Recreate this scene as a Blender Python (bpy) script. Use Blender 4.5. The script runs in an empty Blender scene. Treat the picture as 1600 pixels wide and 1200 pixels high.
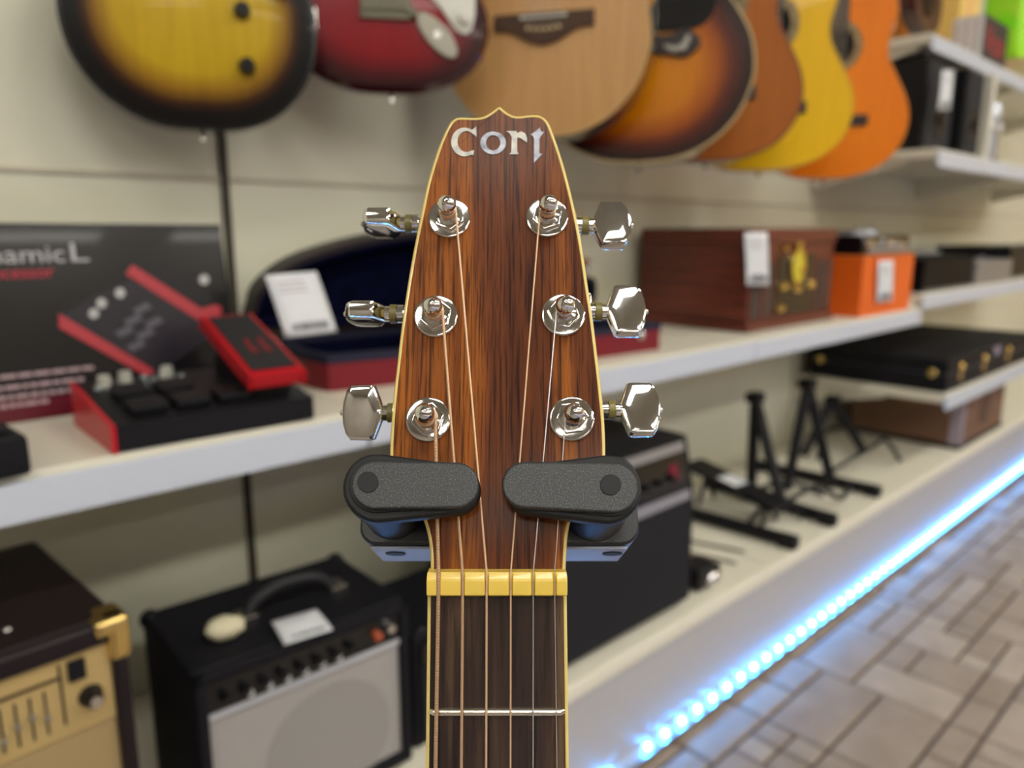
import bpy, bmesh, math, random
from mathutils import Matrix, Vector
R = math.radians
sc = bpy.context.scene
col = sc.collection
random.seed(7)

# ------------------------------------------------------------ camera, world, exposure
FPX = 1180.0
PITCH, YAW = R(11.403), R(46.87)
CAM_Z = 1.0
cd = bpy.data.cameras.new('camera')
cd.sensor_width = 36.0
cd.lens = 36.0 * FPX / 1600.0
cd.clip_start = 0.01
cd.clip_end = 60
cd.dof.use_dof = True
cd.dof.focus_distance = 0.237
cd.dof.aperture_fstop = cd.lens / 3.3
cam = bpy.data.objects.new('camera', cd)
cam.location = (0, 0, CAM_Z)
cam.rotation_euler = (R(90) - PITCH, 0, YAW - R(90))
col.objects.link(cam)
sc.camera = cam
CAM = Matrix.Translation((0, 0, CAM_Z)) @ cam.rotation_euler.to_matrix().to_4x4()

w = bpy.data.worlds.new('world'); sc.world = w; w.use_nodes = True
w.node_tree.nodes['Background'].inputs[0].default_value = (0.75, 0.72, 0.68, 1)
w.node_tree.nodes['Background'].inputs[1].default_value = 0.3
vs = sc.view_settings
vs.view_transform = 'Standard'; vs.look = 'None'; vs.gamma = 1; vs.exposure = 0.14
vs.use_curve_mapping = False
try: sc.cycles.use_denoising = True
except Exception: pass

# ------------------------------------------------------------ pixel helpers (target frame 1600x1200)
def ray(px, py):
    return (CAM.to_3x3() @ Vector(((px-800)/FPX, (600-py)/FPX, -1)))
def onY(px, py, Y):
    r = ray(px, py); return Vector((0, 0, CAM_Z)) + r * (Y / r.y)
def onZ(px, py, Z):
    r = ray(px, py); return Vector((0, 0, CAM_Z)) + r * ((Z-CAM_Z) / r.z)

# ------------------------------------------------------------ materials
MATS = {}
def mat(name, c, rough=.5, metal=0., coat=0., noise=0., nscale=8., stretch=(1,1,1), bump=0., bscale=200., spec=.5, c2=None, emit=None, trans=0.):
    if name in MATS: return MATS[name]
    m = bpy.data.materials.new(name); m.use_nodes = True
    nt = m.node_tree; b = nt.nodes['Principled BSDF']
    b.inputs['Base Color'].default_value = (*c, 1)
    b.inputs['Roughness'].default_value = rough
    b.inputs['Metallic'].default_value = metal
    b.inputs['Coat Weight'].default_value = coat
    b.inputs['Coat Roughness'].default_value = .04
    b.inputs['Specular IOR Level'].default_value = spec
    b.inputs['Transmission Weight'].default_value = trans
    tc = nt.nodes.new('ShaderNodeTexCoord')
    mp = nt.nodes.new('ShaderNodeMapping'); mp.inputs['Scale'].default_value = stretch
    nt.links.new(tc.outputs['Object'], mp.inputs[0])
    if noise or c2:
        n = nt.nodes.new('ShaderNodeTexNoise'); n.inputs['Scale'].default_value = nscale; n.inputs['Detail'].default_value = 6
        nt.links.new(mp.outputs[0], n.inputs['Vector'])
        rp = nt.nodes.new('ShaderNodeValToRGB')
        k = c2 or tuple(x*(1-noise) for x in c)
        rp.color_ramp.elements[0].position = .35; rp.color_ramp.elements[0].color = (*k, 1)
        rp.color_ramp.elements[1].position = .65; rp.color_ramp.elements[1].color = (*c, 1)
        nt.links.new(n.outputs[0], rp.inputs[0]); nt.links.new(rp.outputs[0], b.inputs['Base Color'])
    if bump:
        n2 = nt.nodes.new('ShaderNodeTexNoise'); n2.inputs['Scale'].default_value = bscale; n2.inputs['Detail'].default_value = 3
        nt.links.new(tc.outputs['Object'], n2.inputs['Vector'])
        bp = nt.nodes.new('ShaderNodeBump'); bp.inputs['Strength'].default_value = bump; bp.inputs['Distance'].default_value = .0005
        nt.links.new(n2.outputs[0], bp.inputs['Height']); nt.links.new(bp.outputs[0], b.inputs['Normal'])
    if emit:
        b.inputs['Emission Color'].default_value = (*emit[0], 1); b.inputs['Emission Strength'].default_value = emit[1]
    MATS[name] = m
    return m
def S(r, g, bb):   # sRGB 0-255 to linear
    f = lambda v: (v/255/12.92) if v/255 <= .04045 else ((v/255+.055)/1.055)**2.4
    return (f(r), f(g), f(bb))

def rosewood(name, dark, mid, light, coat=1.0, fine=1.0, crough=.12, spec=.5):
    m = bpy.data.materials.new(name); m.use_nodes = True
    nt = m.node_tree; b = nt.nodes['Principled BSDF']; L = nt.links.new
    tc = nt.nodes.new('ShaderNodeTexCoord')
    def nz(sx, sy, scale, det, dist=0):
        mp = nt.nodes.new('ShaderNodeMapping'); mp.inputs['Scale'].default_value = (sx, sy, 3); L(tc.outputs['Object'], mp.inputs[0])
        n = nt.nodes.new('ShaderNodeTexNoise'); n.inputs['Scale'].default_value = scale; n.inputs['Detail'].default_value = det
        n.inputs['Distortion'].default_value = dist
        L(mp.outputs[0], n.inputs['Vector']); return n
    a = nz(1, .05, 75, 5, .6)
    rp = nt.nodes.new('ShaderNodeValToRGB'); e = rp.color_ramp.elements
    e[0].position = .3; e[0].color = (*dark, 1); e[1].position = .72; e[1].color = (*light, 1)
    x = e.new(.5); x.color = (*mid, 1)
    L(a.outputs[0], rp.inputs[0])
    f = nz(1, .025, 520*fine, 4, .5)
    r2 = nt.nodes.new('ShaderNodeValToRGB'); e = r2.color_ramp.elements
    e[0].position = .36; e[0].color = (.16, .12, .10, 1); e[1].position = .50; e[1].color = (1, 1, 1, 1)
    L(f.outputs[0], r2.inputs[0])
    g = nz(1, .05, 1500, 2)
    r3 = nt.nodes.new('ShaderNodeValToRGB'); e = r3.color_ramp.elements
    e[0].position = .3; e[0].color = (.25, .2, .2, 1); e[1].position = .48; e[1].color = (1, 1, 1, 1)
    L(g.outputs[0], r3.inputs[0])
    mx = nt.nodes.new('ShaderNodeMix'); mx.data_type = 'RGBA'; mx.blend_type = 'MULTIPLY'; mx.inputs[0].default_value = .85
    L(rp.outputs[0], mx.inputs[6]); L(r2.outputs[0], mx.inputs[7])
    m2 = nt.nodes.new('ShaderNodeMix'); m2.data_type = 'RGBA'; m2.blend_type = 'MULTIPLY'; m2.inputs[0].default_value = .6
    L(mx.outputs[2], m2.inputs[6]); L(r3.outputs[0], m2.inputs[7])
    L(m2.outputs[2], b.inputs['Base Color'])
    b.inputs['Roughness'].default_value = .45; b.inputs['Coat Weight'].default_value = coat; b.inputs['Coat Roughness'].default_value = crough; b.inputs['Specular IOR Level'].default_value = spec
    MATS[name] = m
    return m

CHROME = mat('chrome', (.82, .81, .79), .07, 1.0, noise=.08, nscale=300)
NICKEL = mat('nickel', (.75, .72, .66), .2, 1.0)
GOLD = mat('gold_metal', (.85, .62, .22), .2, 1.0)
BLACK = mat('black_plastic', (.006, .006, .008), .45, spec=.3)
VINYL = mat('black_vinyl', (.006, .006, .009), .6, bump=.5, bscale=900, spec=.25)
BROWNVINYL = mat('brown_black_vinyl', (.014, .008, .009), .42, bump=.4, bscale=900, spec=.35)
GLOSSBLACK = mat('gloss_black', (.005, .005, .006), .15, coat=.2)
CREAM = mat('cream_binding', S(238, 214, 130), .35, coat=.4)
WHITE = mat('white_paper', S(225, 228, 232), .7, noise=.05, nscale=40)
WHITEPL = mat('white_plastic', S(225, 225, 215), .3)
PANEL = mat('wall_paint', S(224, 222, 200), .42, noise=.04, nscale=3)
DIMW = mat('dim_wall_paint', S(140, 132, 122), .7)
SHELFM = mat('shelf_enamel', S(226, 221, 203), .4)
RAIL = mat('price_rail_plastic', S(204, 211, 224), .35)
DARKGAP = mat('dark_slot', S(60, 52, 42), .7)
PEARL = mat('mother_of_pearl', S(208, 202, 184), .35, coat=.1, noise=.35, nscale=220, c2=S(160, 160, 158))
ROSE = rosewood('rosewood_headstock', S(74, 34, 14), S(112, 58, 23), S(178, 104, 32), coat=.08, fine=2.0, crough=.16, spec=.12)
FRETB = rosewood('rosewood_fretboard', S(36, 24, 19), S(58, 41, 31), S(104, 80, 56), coat=0., fine=.8)
MAHOG = rosewood('mahogany', S(80, 36, 16), S(112, 54, 26), S(140, 74, 38), coat=.5)
RED = mat('red_leatherette', S(122, 12, 30), .45, bump=.3, bscale=600)
NAVY = mat('navy_velvet', S(4, 7, 40), .95, noise=.5, nscale=30, spec=.1)
ORANGEBOX = mat('orange_card', S(236, 104, 24), .4, noise=.06, nscale=6)
DEVRED = mat('red_metal', S(190, 14, 30), .35)
GREYMETAL = mat('grey_metal', S(150, 152, 160), .35, .6)
BLUEGREY = mat('dark_print', S(28, 27, 30), .22, coat=.3, noise=.3, nscale=5)

# ------------------------------------------------------------ object helpers
WM = {}
def place(o, parent=None, W=None):
    W = W or Matrix.Identity(4)
    col.objects.link(o)
    WM[o] = W
    if parent is not None:
        o.parent = parent; o.matrix_parent_inverse = Matrix.Identity(4)
        o.matrix_basis = WM[parent].inverted() @ W
    else:
        o.matrix_basis = W
    return o
def tag(o, label=None, cat=None, group=None, kind=None):
    if label: o['label'] = label
    if cat: o['category'] = cat
    if group: o['group'] = group
    if kind: o['kind'] = kind
    return o
def empty(name, W, label, cat, group=None, kind=None):
    o = bpy.data.objects.new(name, None); o.empty_display_size = .05
    place(o, None, W if isinstance(W, Matrix) else Matrix.Translation(W))
    return tag(o, label, cat, group, kind)

class MB:
    """collects shapes in one bmesh, all in the local frame of the object"""
    def __init__(s, M=None): s.bm = bmesh.new(); s.M = M or Matrix.Identity(4)
    def _add(s, fn, M=None):
        t = bmesh.new(); fn(t); t.transform(s.M @ (M or Matrix.Identity(4)))
        me = bpy.data.meshes.new('t'); t.to_mesh(me); s.bm.from_mesh(me); t.free(); bpy.data.meshes.remove(me)
        return s
    def box(s, a, b, bev=0., seg=2, M=None):
        def f(t):
            bmesh.ops.create_cube(t, size=1)
            bmesh.ops.transform(t, verts=t.verts, matrix=Matrix.Translation([(a[i]+b[i])/2 for i in range(3)]) @ Matrix.Diagonal([abs(b[i]-a[i]) or 1e-5 for i in range(3)]+[1]))
            if bev: bmesh.ops.bevel(t, geom=t.edges[:], offset=bev, segments=seg, affect='EDGES', profile=.5)
        return s._add(f, M)
    def prism(s, pts, z0, z1, bev=0., seg=2, M=None, both=True):
        def f(t):
            vs_ = [t.verts.new((p[0], p[1], z0)) for p in pts]
            fc = t.faces.new(vs_); fc.normal_update()
            if (fc.normal.z > 0) == (z1 > z0): fc.normal_flip()
            r = bmesh.ops.extrude_face_region(t, geom=[fc])
            nv = [g for g in r['geom'] if isinstance(g, bmesh.types.BMVert)]
            for v in nv: v.co.z = z1
            # keep the start face as the back cap
            if not fc.is_valid or True:
                t.edges.ensure_lookup_table()
            bmesh.ops.recalc_face_normals(t, faces=t.faces[:])
            if bev:
                ed = [e for e in t.edges if all(abs(v.co.z-z1) < 1e-7 for v in e.verts) or (both and all(abs(v.co.z-z0) < 1e-7 for v in e.verts))]
                bmesh.ops.bevel(t, geom=ed, offset=bev, segments=seg, affect='EDGES', profile=.5, clamp_overlap=True)
        return s._add(f, M)
    def cyl(s, p0, p1, r, n=20, r2=None, M=None):
        def f(t):
            p, q = Vector(p0), Vector(p1); d = q-p
            bmesh.ops.create_cone(t, cap_ends=True, segments=n, radius1=r, radius2=r if r2 is None else r2, depth=d.length)
            bmesh.ops.transform(t, verts=t.verts, matrix=Matrix.Translation((p+q)/2) @ d.to_track_quat('Z', 'Y').to_matrix().to_4x4())
        return s._add(f, M)
    def lathe(s, prof, n=32, M=None):
        def f(t):
            rings = []
            for r, z in prof:
                if r < 1e-6: rings.append([t.verts.new((0, 0, z))])
                else: rings.append([t.verts.new((r*math.cos(2*math.pi*k/n), r*math.sin(2*math.pi*k/n), z)) for k in range(n)])
            for A, B in zip(rings, rings[1:]):
                for k in range(n):
                    k2 = (k+1) % n
                    if len(A) == 1 and len(B) == 1: continue
                    if len(A) == 1: t.faces.new((A[0], B[k], B[k2]))
                    elif len(B) == 1: t.faces.new((A[k], B[0], A[k2]))
                    else: t.faces.new((A[k], B[k], B[k2], A[k2]))
            bmesh.ops.recalc_face_normals(t, faces=t.faces[:])
        return s._add(f, M)
    def tube(s, pts, r, n=10, M=None, closed=False):
        rr = r if isinstance(r, (list, tuple)) else [r]*len(pts)
        P = [Vector(p) for p in pts]
        def f(t):
            rings = []
            up = None
            for i, p in enumerate(P):
                if closed: d = P[(i+1) % len(P)]-P[i-1]
                else: d = P[min(i+1, len(P)-1)]-P[max(i-1, 0)]
                d.normalize()
                if up is None:
                    up = Vector((0, 0, 1)) if abs(d.z) < .9 else Vector((1, 0, 0))
                u = (up-d*up.dot(d)).normalized(); v = d.cross(u); up = u
                rings.append([t.verts.new(p+rr[i]*(u*math.cos(2*math.pi*k/n)+v*math.sin(2*math.pi*k/n))) for k in range(n)])
            pairs = list(zip(rings, rings[1:])) + ([(rings[-1], rings[0])] if closed else [])
            for A, B in pairs:
                for k in range(n): t.faces.new((A[k], B[k], B[(k+1) % n], A[(k+1) % n]))
            if not closed:
                t.faces.new(rings[0]); t.faces.new(rings[-1])
            bmesh.ops.recalc_face_normals(t, faces=t.faces[:])
        return s._add(f, M)
    def quad(s, pts, M=None):
        def f(t): t.faces.new([t.verts.new(p) for p in pts])
        return s._add(f, M)
    def sphere(s, c, r, sc_=(1, 1, 1), n=16, M=None):
        def f(t):
            bmesh.ops.create_uvsphere(t, u_segments=n*2, v_segments=n, radius=r)
            bmesh.ops.transform(t, verts=t.verts, matrix=Matrix.Translation(c) @ Matrix.Diagonal((*sc_, 1)))
        return s._add(f, M)
    def build(s, name, m, parent=None, W=None, angle=35, soft=False):
        me = bpy.data.meshes.new(name); s.bm.to_mesh(me); s.bm.free()
        for ms in (m if isinstance(m, (list, tuple)) else [m]): me.materials.append(ms)
        for p in me.polygons: p.use_smooth = soft or len(p.vertices) <= 6
        try: me.set_sharp_from_angle(angle=R(angle))
        except Exception: pass
        o = bpy.data.objects.new(name, me)
        if not soft:
            wn = o.modifiers.new('weighted_normal', 'WEIGHTED_NORMAL'); wn.keep_sharp = True
        if W is None and parent is not None: W = WM[parent]
        return place(o, parent, W)
def spline(pts, n=8, closed=False):
    P = [Vector(p) for p in pts]; out = []
    N = len(P)
    for i in range(N if closed else N-1):
        g = (lambda k: P[k % N]) if closed else (lambda k: P[max(0, min(N-1, k))])
        a, b, c, d = g(i-1), g(i), g(i+1), g(i+2)
        for k in range(n):
            t = k/n
            out.append(.5*((2*b)+(c-a)*t+(2*a-5*b+4*c-d)*t*t+(3*b-a-3*c+d)*t**3))
    if not closed: out.append(P[-1])
    return out
def circle(cx, cy, r, n=32, a0=0, a1=360, ry=None):
    full = abs(a1-a0) >= 360
    return [(cx+r*math.cos(R(a0+(a1-a0)*k/(n if full else n-1))), cy+(ry or r)*math.sin(R(a0+(a1-a0)*k/(n if full else n-1)))) for k in range(n)]
def area2(p): return sum(p[i][0]*p[(i+1) % len(p)][1]-p[(i+1) % len(p)][0]*p[i][1] for i in range(len(p)))/2
def inset(pts, d):
    if area2(pts) < 0: pts = pts[::-1]
    out = []; n = len(pts)
    for i in range(n):
        a, b, c = Vector(pts[i-1][:2]), Vector(pts[i][:2]), Vector(pts[(i+1) % n][:2])
        e1 = (b-a).normalized(); e2 = (c-b).normalized()
        n1 = Vector((-e1.y, e1.x)); n2 = Vector((-e2.y, e2.x)); m = n1+n2
        if m.length < 1e-6: m = n1
        m.normalize(); k = max(.5, m.dot(n1))
        q = b+m*d/k; out.append((q.x, q.y))
    return out
def ring(mb, outer, inner, z0, z1, M=None):
    def f(t):
        n = len(outer)
        V = [[t.verts.new((p[0], p[1], z)) for p in L] for L, z in ((outer, z0), (outer, z1), (inner, z1), (inner, z0))]
        for a in range(4):
            A, B = V[a], V[(a+1) % 4]
            for k in range(n): t.faces.new((A[k], A[(k+1) % n], B[(k+1) % n], B[k]))
        bmesh.ops.recalc_face_normals(t, faces=t.faces[:])
    return mb._add(f, M)
def frame(o, x, y, z):
    return Matrix(((x[0], y[0], z[0], o[0]), (x[1], y[1], z[1], o[1]), (x[2], y[2], z[2], o[2]), (0, 0, 0, 1)))
def textmesh(s, size, ext=.0002, sx=1.):
    cu = bpy.data.curves.new('lettering', 'FONT'); cu.body = s; cu.size = size; cu.extrude = ext
    o = bpy.data.objects.new('lettering', cu); col.objects.link(o)
    dg = bpy.context.evaluated_depsgraph_get()
    me = bpy.data.meshes.new_from_object(o.evaluated_get(dg))
    col.objects.unlink(o); bpy.data.objects.remove(o)
    me.transform(Matrix.Diagonal((sx, 1, 1, 1)))
    return me
def text(s, size, m, parent, W, name='lettering', ext=.0002, sx=1.):
    me = textmesh(s, size, ext, sx); me.materials.clear(); me.materials.append(m)
    return place(bpy.data.objects.new(name, me), parent, W)

# ------------------------------------------------------------ ceiling lights (the lamps of the shop, plus an added glare row)
LAMP = mat('lamp_diffuser', (1, 1, 1), .5, emit=((1.0, .97, .89), 17.0))
LAMPD = mat('lamp_diffuser_dim', (1, 1, 1), .5, emit=((1.0, .97, .88), 20.0))
LAMPF = mat('lamp_diffuser_far', (1, 1, 1), .5, emit=((1.0, .96, .87), 8.0))
LAMPFRAME = mat('lamp_frame', (.8, .8, .8), .4)
def ceiling_light(x, y, lab, lm):
    t = empty('ceiling_light', (x, y, 3.0), lab, 'ceiling light', 'ceiling lights of the shop')
    f = MB(); f.box((-.62, -.17, -.05), (.62, .17, 0), .004); f.build('light_housing', LAMPFRAME, t)
    d = MB(); d.box((-.6, -.15, -.058), (.6, .15, -.051)); d.build('diffuser', lm, t)
for j, y in enumerate((-.75, -2.6, -4.4, -5.75)):  # last row is added, out of view, to put glare on the dark carton
    for i, x in enumerate((-2.2, -.3, 1.6, 3.5, 5.4)):
        ceiling_light(x, y, 'white ceiling light, '+('first', 'second', 'third', 'fourth', 'fifth')[i]+' from the left in the row '+('nearest the guitars', 'over the middle of the shop', 'over the far aisle', 'added along the far wall for box glare')[j], (LAMP, LAMPD, LAMPF, LAMPF)[j])

# ------------------------------------------------------------ setting
XL, XR, YB, YF, H = -3.2, 7.5, 1.24, -6.0, 3.0
def struct(name, mb, m, **k): return tag(mb.build(name, m, **k), kind='structure')
b = MB(); b.box((XL-.1, YB, 0), (XR+.1, YB+.06, H)); struct('wall_back', b, PANEL)
b = MB(); b.box((XL-.1, YF-.1, 0), (XR+.1, YF, H)); struct('wall_front', b, DIMW)
b = MB(); b.box((XL-.1, YF, 0), (XL, YB, H)); struct('wall_left', b, DIMW)
FARW = mat('far_wall_paint', S(235, 205, 150), .6)
b = MB(); b.box((XR, YF, 0), (XR+.1, YB, H)); struct('wall_right', b, FARW)
b = MB(); b.box((XL-.1, YF-.1, H), (XR+.1, YB+.1, H+.1)); struct('ceiling', b, mat('ceiling_paint', S(165, 160, 150), .8))
# panel seams of the back wall: horizontal grooves and vertical upright slots
n_ = 0
for z in (1.08, 1.5, 1.92, 2.34):
    n_ += 1; b = MB(); b.box((XL, YB-.004, z), (XR, YB+.001, z+.007), .001); struct('trim_%d' % n_, b, mat('panel_lip', S(196, 188, 168), .5))
for x in (-1.477, -.477, .523):
    n_ += 1; b = MB(); b.box((x-.006, YB-.007, .2), (x+.006, YB+.001, H-.2)); struct('trim_%d' % n_, b, DARKGAP)

n_ += 1; b = MB(); b.box((2.52, YB-.004, .26), (2.526, YB+.001, .77)); struct('trim_%d' % n_, b, mat('panel_lip', S(196, 188, 168), .5))

# floor: random rectangular pavers with sunk joints, real geometry
def floor():
    g = .066; nx = int((XR-XL)/g); ny = int((.80-YF)/g)
    occ = [[0]*ny for _ in range(nx)]
    bm = bmesh.new(); lay = bm.loops.layers.color.new('tone')
    sizes = [(3, 2), (2, 2), (2, 3), (4, 2), (2, 1), (1, 2), (3, 1), (1, 1), (2, 2), (1, 1), (2, 1)]
    for i in range(nx):
        for j in range(ny):
            if occ[i][j]: continue
            c = sizes[:]; random.shuffle(c)
            for a, bb in c+[(1, 1)]:
                if i+a <= nx and j+bb <= ny and all(not occ[i+p][j+q] for p in range(a) for q in range(bb)): break
            for p in range(a):
                for q in range(bb): occ[i+p][j+q] = 1
            x0, x1 = XL+i*g+.0032, XL+(i+a)*g-.0032; y1, y0 = .80-j*g-.0032, .80-(j+bb)*g+.0032
            e = .004; zz = -.001*random.random()
            vo = [bm.verts.new(v) for v in ((x0, y0, -.006), (x1, y0, -.006), (x1, y1, -.006), (x0, y1, -.006))]
            vi = [bm.verts.new(v) for v in ((x0+e, y0+e, zz), (x1-e, y0+e, zz), (x1-e, y1-e, zz), (x0+e, y1-e, zz))]
            fs = [bm.faces.new(vi)]+[bm.faces.new((vo[k], vo[(k+1) % 4], vi[(k+1) % 4], vi[k])) for k in range(4)]
            t = random.random()
            for f in fs:
                for l in f.loops: l[lay] = (t, t, t, 1)
    f = bm.faces.new([bm.verts.new(v) for v in ((XL, YF, -.006), (XR, YF, -.006), (XR, YB, -.006), (XL, YB, -.006))])
    for l in f.loops: l[lay] = (0, 0, 0, 1)
    f.material_index = 1
    me = bpy.data.meshes.new('floor'); bm.to_mesh(me); bm.free()
    m = bpy.data.materials.new('paving_stone'); m.use_nodes = True; nt = m.node_tree; L = nt.links.new; p = nt.nodes['Principled BSDF']
    at = nt.nodes.new('ShaderNodeAttribute'); at.attribute_name = 'tone'
    rp = nt.nodes.new('ShaderNodeValToRGB'); rp.color_ramp.elements[0].color = (*S(160, 146, 134), 1); rp.color_ramp.elements[1].color = (*S(184, 172, 160), 1)
    L(at.outputs['Fac'], rp.inputs[0])
    tc = nt.nodes.new('ShaderNodeTexCoord'); n = nt.nodes.new('ShaderNodeTexNoise'); n.inputs['Scale'].default_value = 12; n.inputs['Detail'].default_value = 8
    L(tc.outputs['Object'], n.inputs['Vector'])
    r2 = nt.nodes.new('ShaderNodeValToRGB'); r2.color_ramp.elements[0].position = .3; r2.color_ramp.elements[0].color = (.78, .76, .74, 1); r2.color_ramp.elements[1].position = .7
    L(n.outputs[0], r2.inputs[0])
    mx = nt.nodes.new('ShaderNodeMix'); mx.data_type = 'RGBA'; mx.blend_type = 'MULTIPLY'; mx.inputs[0].default_value = 1
    L(rp.outputs[0], mx.inputs[6]); L(r2.outputs[0], mx.inputs[7]); L(mx.outputs[2], p.inputs['Base Color'])
    p.inputs['Roughness'].default_value = .5
    me.materials.append(m); me.materials.append(mat('joint_grout', S(72, 60, 54), .8))
    o = bpy.data.objects.new('floor', me); place(o); tag(o, kind='structure')
floor()
b = MB(); b.box((XL-.1, YF-.1, -.1), (XR+.1, YB+.1, -.007)); struct('floor_base', b, MATS['joint_grout'])

# ------------------------------------------------------------ shelving
PLAT_Z, PLAT_Y = .255, .77
MAIN_Z, MAIN_Y = .769, .84
bays = [(-1.477, 'leftmost bay'), (-.477, 'bay under the effects box'), (.523, 'bay behind the headstock'), (1.523, 'bay under the wooden record player'), (2.523, 'bay with the upper shelves'), (3.523, 'far bay at the right')]
def shelf_unit(name, x0, x1, yf, z, lab, th=.045, brackets=True, grp=None, zr=None):
    t = empty(name, ((x0+x1)/2, YB, z-th), lab, 'shelf', grp)
    W = Matrix.Identity(4)
    m = MB(); m.box((x0+.001, yf+.004, z-.028), (x1-.001, YB-.008, z), .003); m.build('shelf_board', SHELFM, t, W)
    m = MB(); m.box((x0+.002, yf-.004, z-th-.004), (x1-.002, yf+.0035, z-.007), .002); m.build('price_rail', RAIL, t, W)
    if brackets:
        for xx in (x0+.02, x1-.02):
            m = MB(); m.prism([(-.0, 0), (-.30, 0), (-.30, -.012), (0, -.075)], -.0015, .0015, M=frame((xx, YB-.008, z-.0285), (0, 1, 0), (0, 0, 1), (1, 0, 0)))
            m.build('bracket', SHELFM, t, W)
    return t
labs = ['white metal shelf carrying the black effects box and red pedals', 'white metal shelf carrying the open violin case',
        'white metal shelf carrying the wooden record player and orange box', 'white metal shelf at the far right carrying black mixers']
for (x0, lab, z) in ((-.477, labs[0], MAIN_Z), (.523, labs[1], MAIN_Z), (1.523, labs[2], MAIN_Z), (2.523, labs[3], .812), (3.523, 'white metal shelf beyond the black mixers, past the last bay seen', .812)):
    shelf_unit('wall_shelf', x0, x0+1, MAIN_Y, z, lab)
shelf_unit('wall_shelf', 2.523, 3.523, MAIN_Y, 1.245, 'white metal shelf holding black speaker cabinets behind the orange guitar', th=.05)
shelf_unit('wall_shelf', 3.523, 4.523, MAIN_Y, 1.245, 'white metal shelf holding chrome stands at right edge', th=.05)
shelf_unit('wall_shelf', 2.523, 3.523, .89, 1.575, 'topmost white metal shelf at upper right under the red lettered box')
shelf_unit('wall_shelf', 3.523, 4.523, .89, 1.575, 'topmost white metal shelf at upper right under the green crate')
shelf_unit('wall_shelf', 2.533, 3.523, .745, .505, 'low white shelf holding the black instrument case with gold latches')
# base shelves: deck with rounded lip and plinth panel
SPLINTH = mat('plinth_enamel', S(188, 184, 180), .45)
bl = {-2.477: 'low grey-white plinth shelf beyond the left edge of the photo', -1.477: 'low grey-white plinth shelf at the far left', -.477: 'low plinth shelf carrying the two amplifiers at left', .523: 'low plinth shelf carrying the tall black amplifier',
      1.523: 'low plinth shelf carrying the black folding stands', 2.523: 'low plinth shelf carrying the brown wooden box', 3.523: 'low plinth shelf at the far right end', 4.523: 'low plinth shelf beyond the brown wooden box'}
for x0, lab in bl.items():
    x1 = x0+1
    t = empty('base_shelf', (x0+.5, 1.0, 0), lab, 'shelf'); W = Matrix.Identity(4)
    m = MB(); m.prism([(.762, PLAT_Z-.03), (.762, PLAT_Z-.012), (.766, PLAT_Z-.004), (.775, PLAT_Z), (YB-.008, PLAT_Z), (YB-.008, PLAT_Z-.03)], x0+.001, x1-.001, M=frame((0, 0, 0), (0, 1, 0), (0, 0, 1), (1, 0, 0)))
    m.build('deck', SHELFM, t, W)
    m = MB(); m.box((x0, .768, .002), (x1, .786, PLAT_Z-.0305)); m.build('plinth_panel', SPLINTH, t, W)

# LED strip along the foot of the plinth
LEDM = mat('led_glow', (.2, .8, 1), .4, emit=((.03, .36, 1.0), 190.0))
t = empty('led_strip', (2.6, .765, .016), 'glowing cyan blue light strip along the foot of the plinth', 'light strip')
m = MB(); m.box((-1.2, .7655, .016), (6.0, .7675, .034)); m.build('strip_tape', mat('strip_tape', S(200, 215, 230), .4), t, Matrix.Identity(4))
m = MB(); m.box((-1.2, .752, .0125), (6.0, .7675, .0145)); m.box((-1.2, .752, .0125), (6.0, .7532, .019)); m.build('added_light_ledge', mat('ledge_aluminium', S(190, 196, 205), .35, .5), t, Matrix.Identity(4))  # added ledge below the LEDs, keeps their light off the floor
led = None
x = -.52; k = 0
while k < 96:
    W = Matrix.Translation((x, .7653, .026))
    if led is None:
        m = MB(); m.box((-.004, -.006, -.004), (.004, 0, .004), .001); led = m.build('led', LEDM, t, W)
    elif k not in (27,):
        o = led.copy(); place(o, t, W)
    x += .0573*.765/.77; k += 1

t = empty('base_shelf', (1.5, -1.35, 0), 'plinth of the shelving on the other side of the aisle', 'shelf'); W = Matrix.Identity(4)
m = MB(); m.box((-2, -1.85, .002), (6, -1.38, .225)); m.build('plinth_panel', SPLINTH, t, W)
m = MB(); m.box((-2, -1.85, .226), (6, -1.37, .256), .003); m.build('deck', SHELFM, t, W)
t = empty('led_strip', (1.5, -1.378, .016), 'added unseen blue light strip across the aisle, tinting the yoke underside', 'light strip')  # added lamp, never in view, turns the yoke underside blue
m = MB(); m.box((-2, -1.3795, .010), (6, -1.3775, .026)); m.build('added_light_band', mat('added_blue_band', (.1, .3, 1), .4, emit=((.03, .16, 1.0), 9.0)), t, W)

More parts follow.
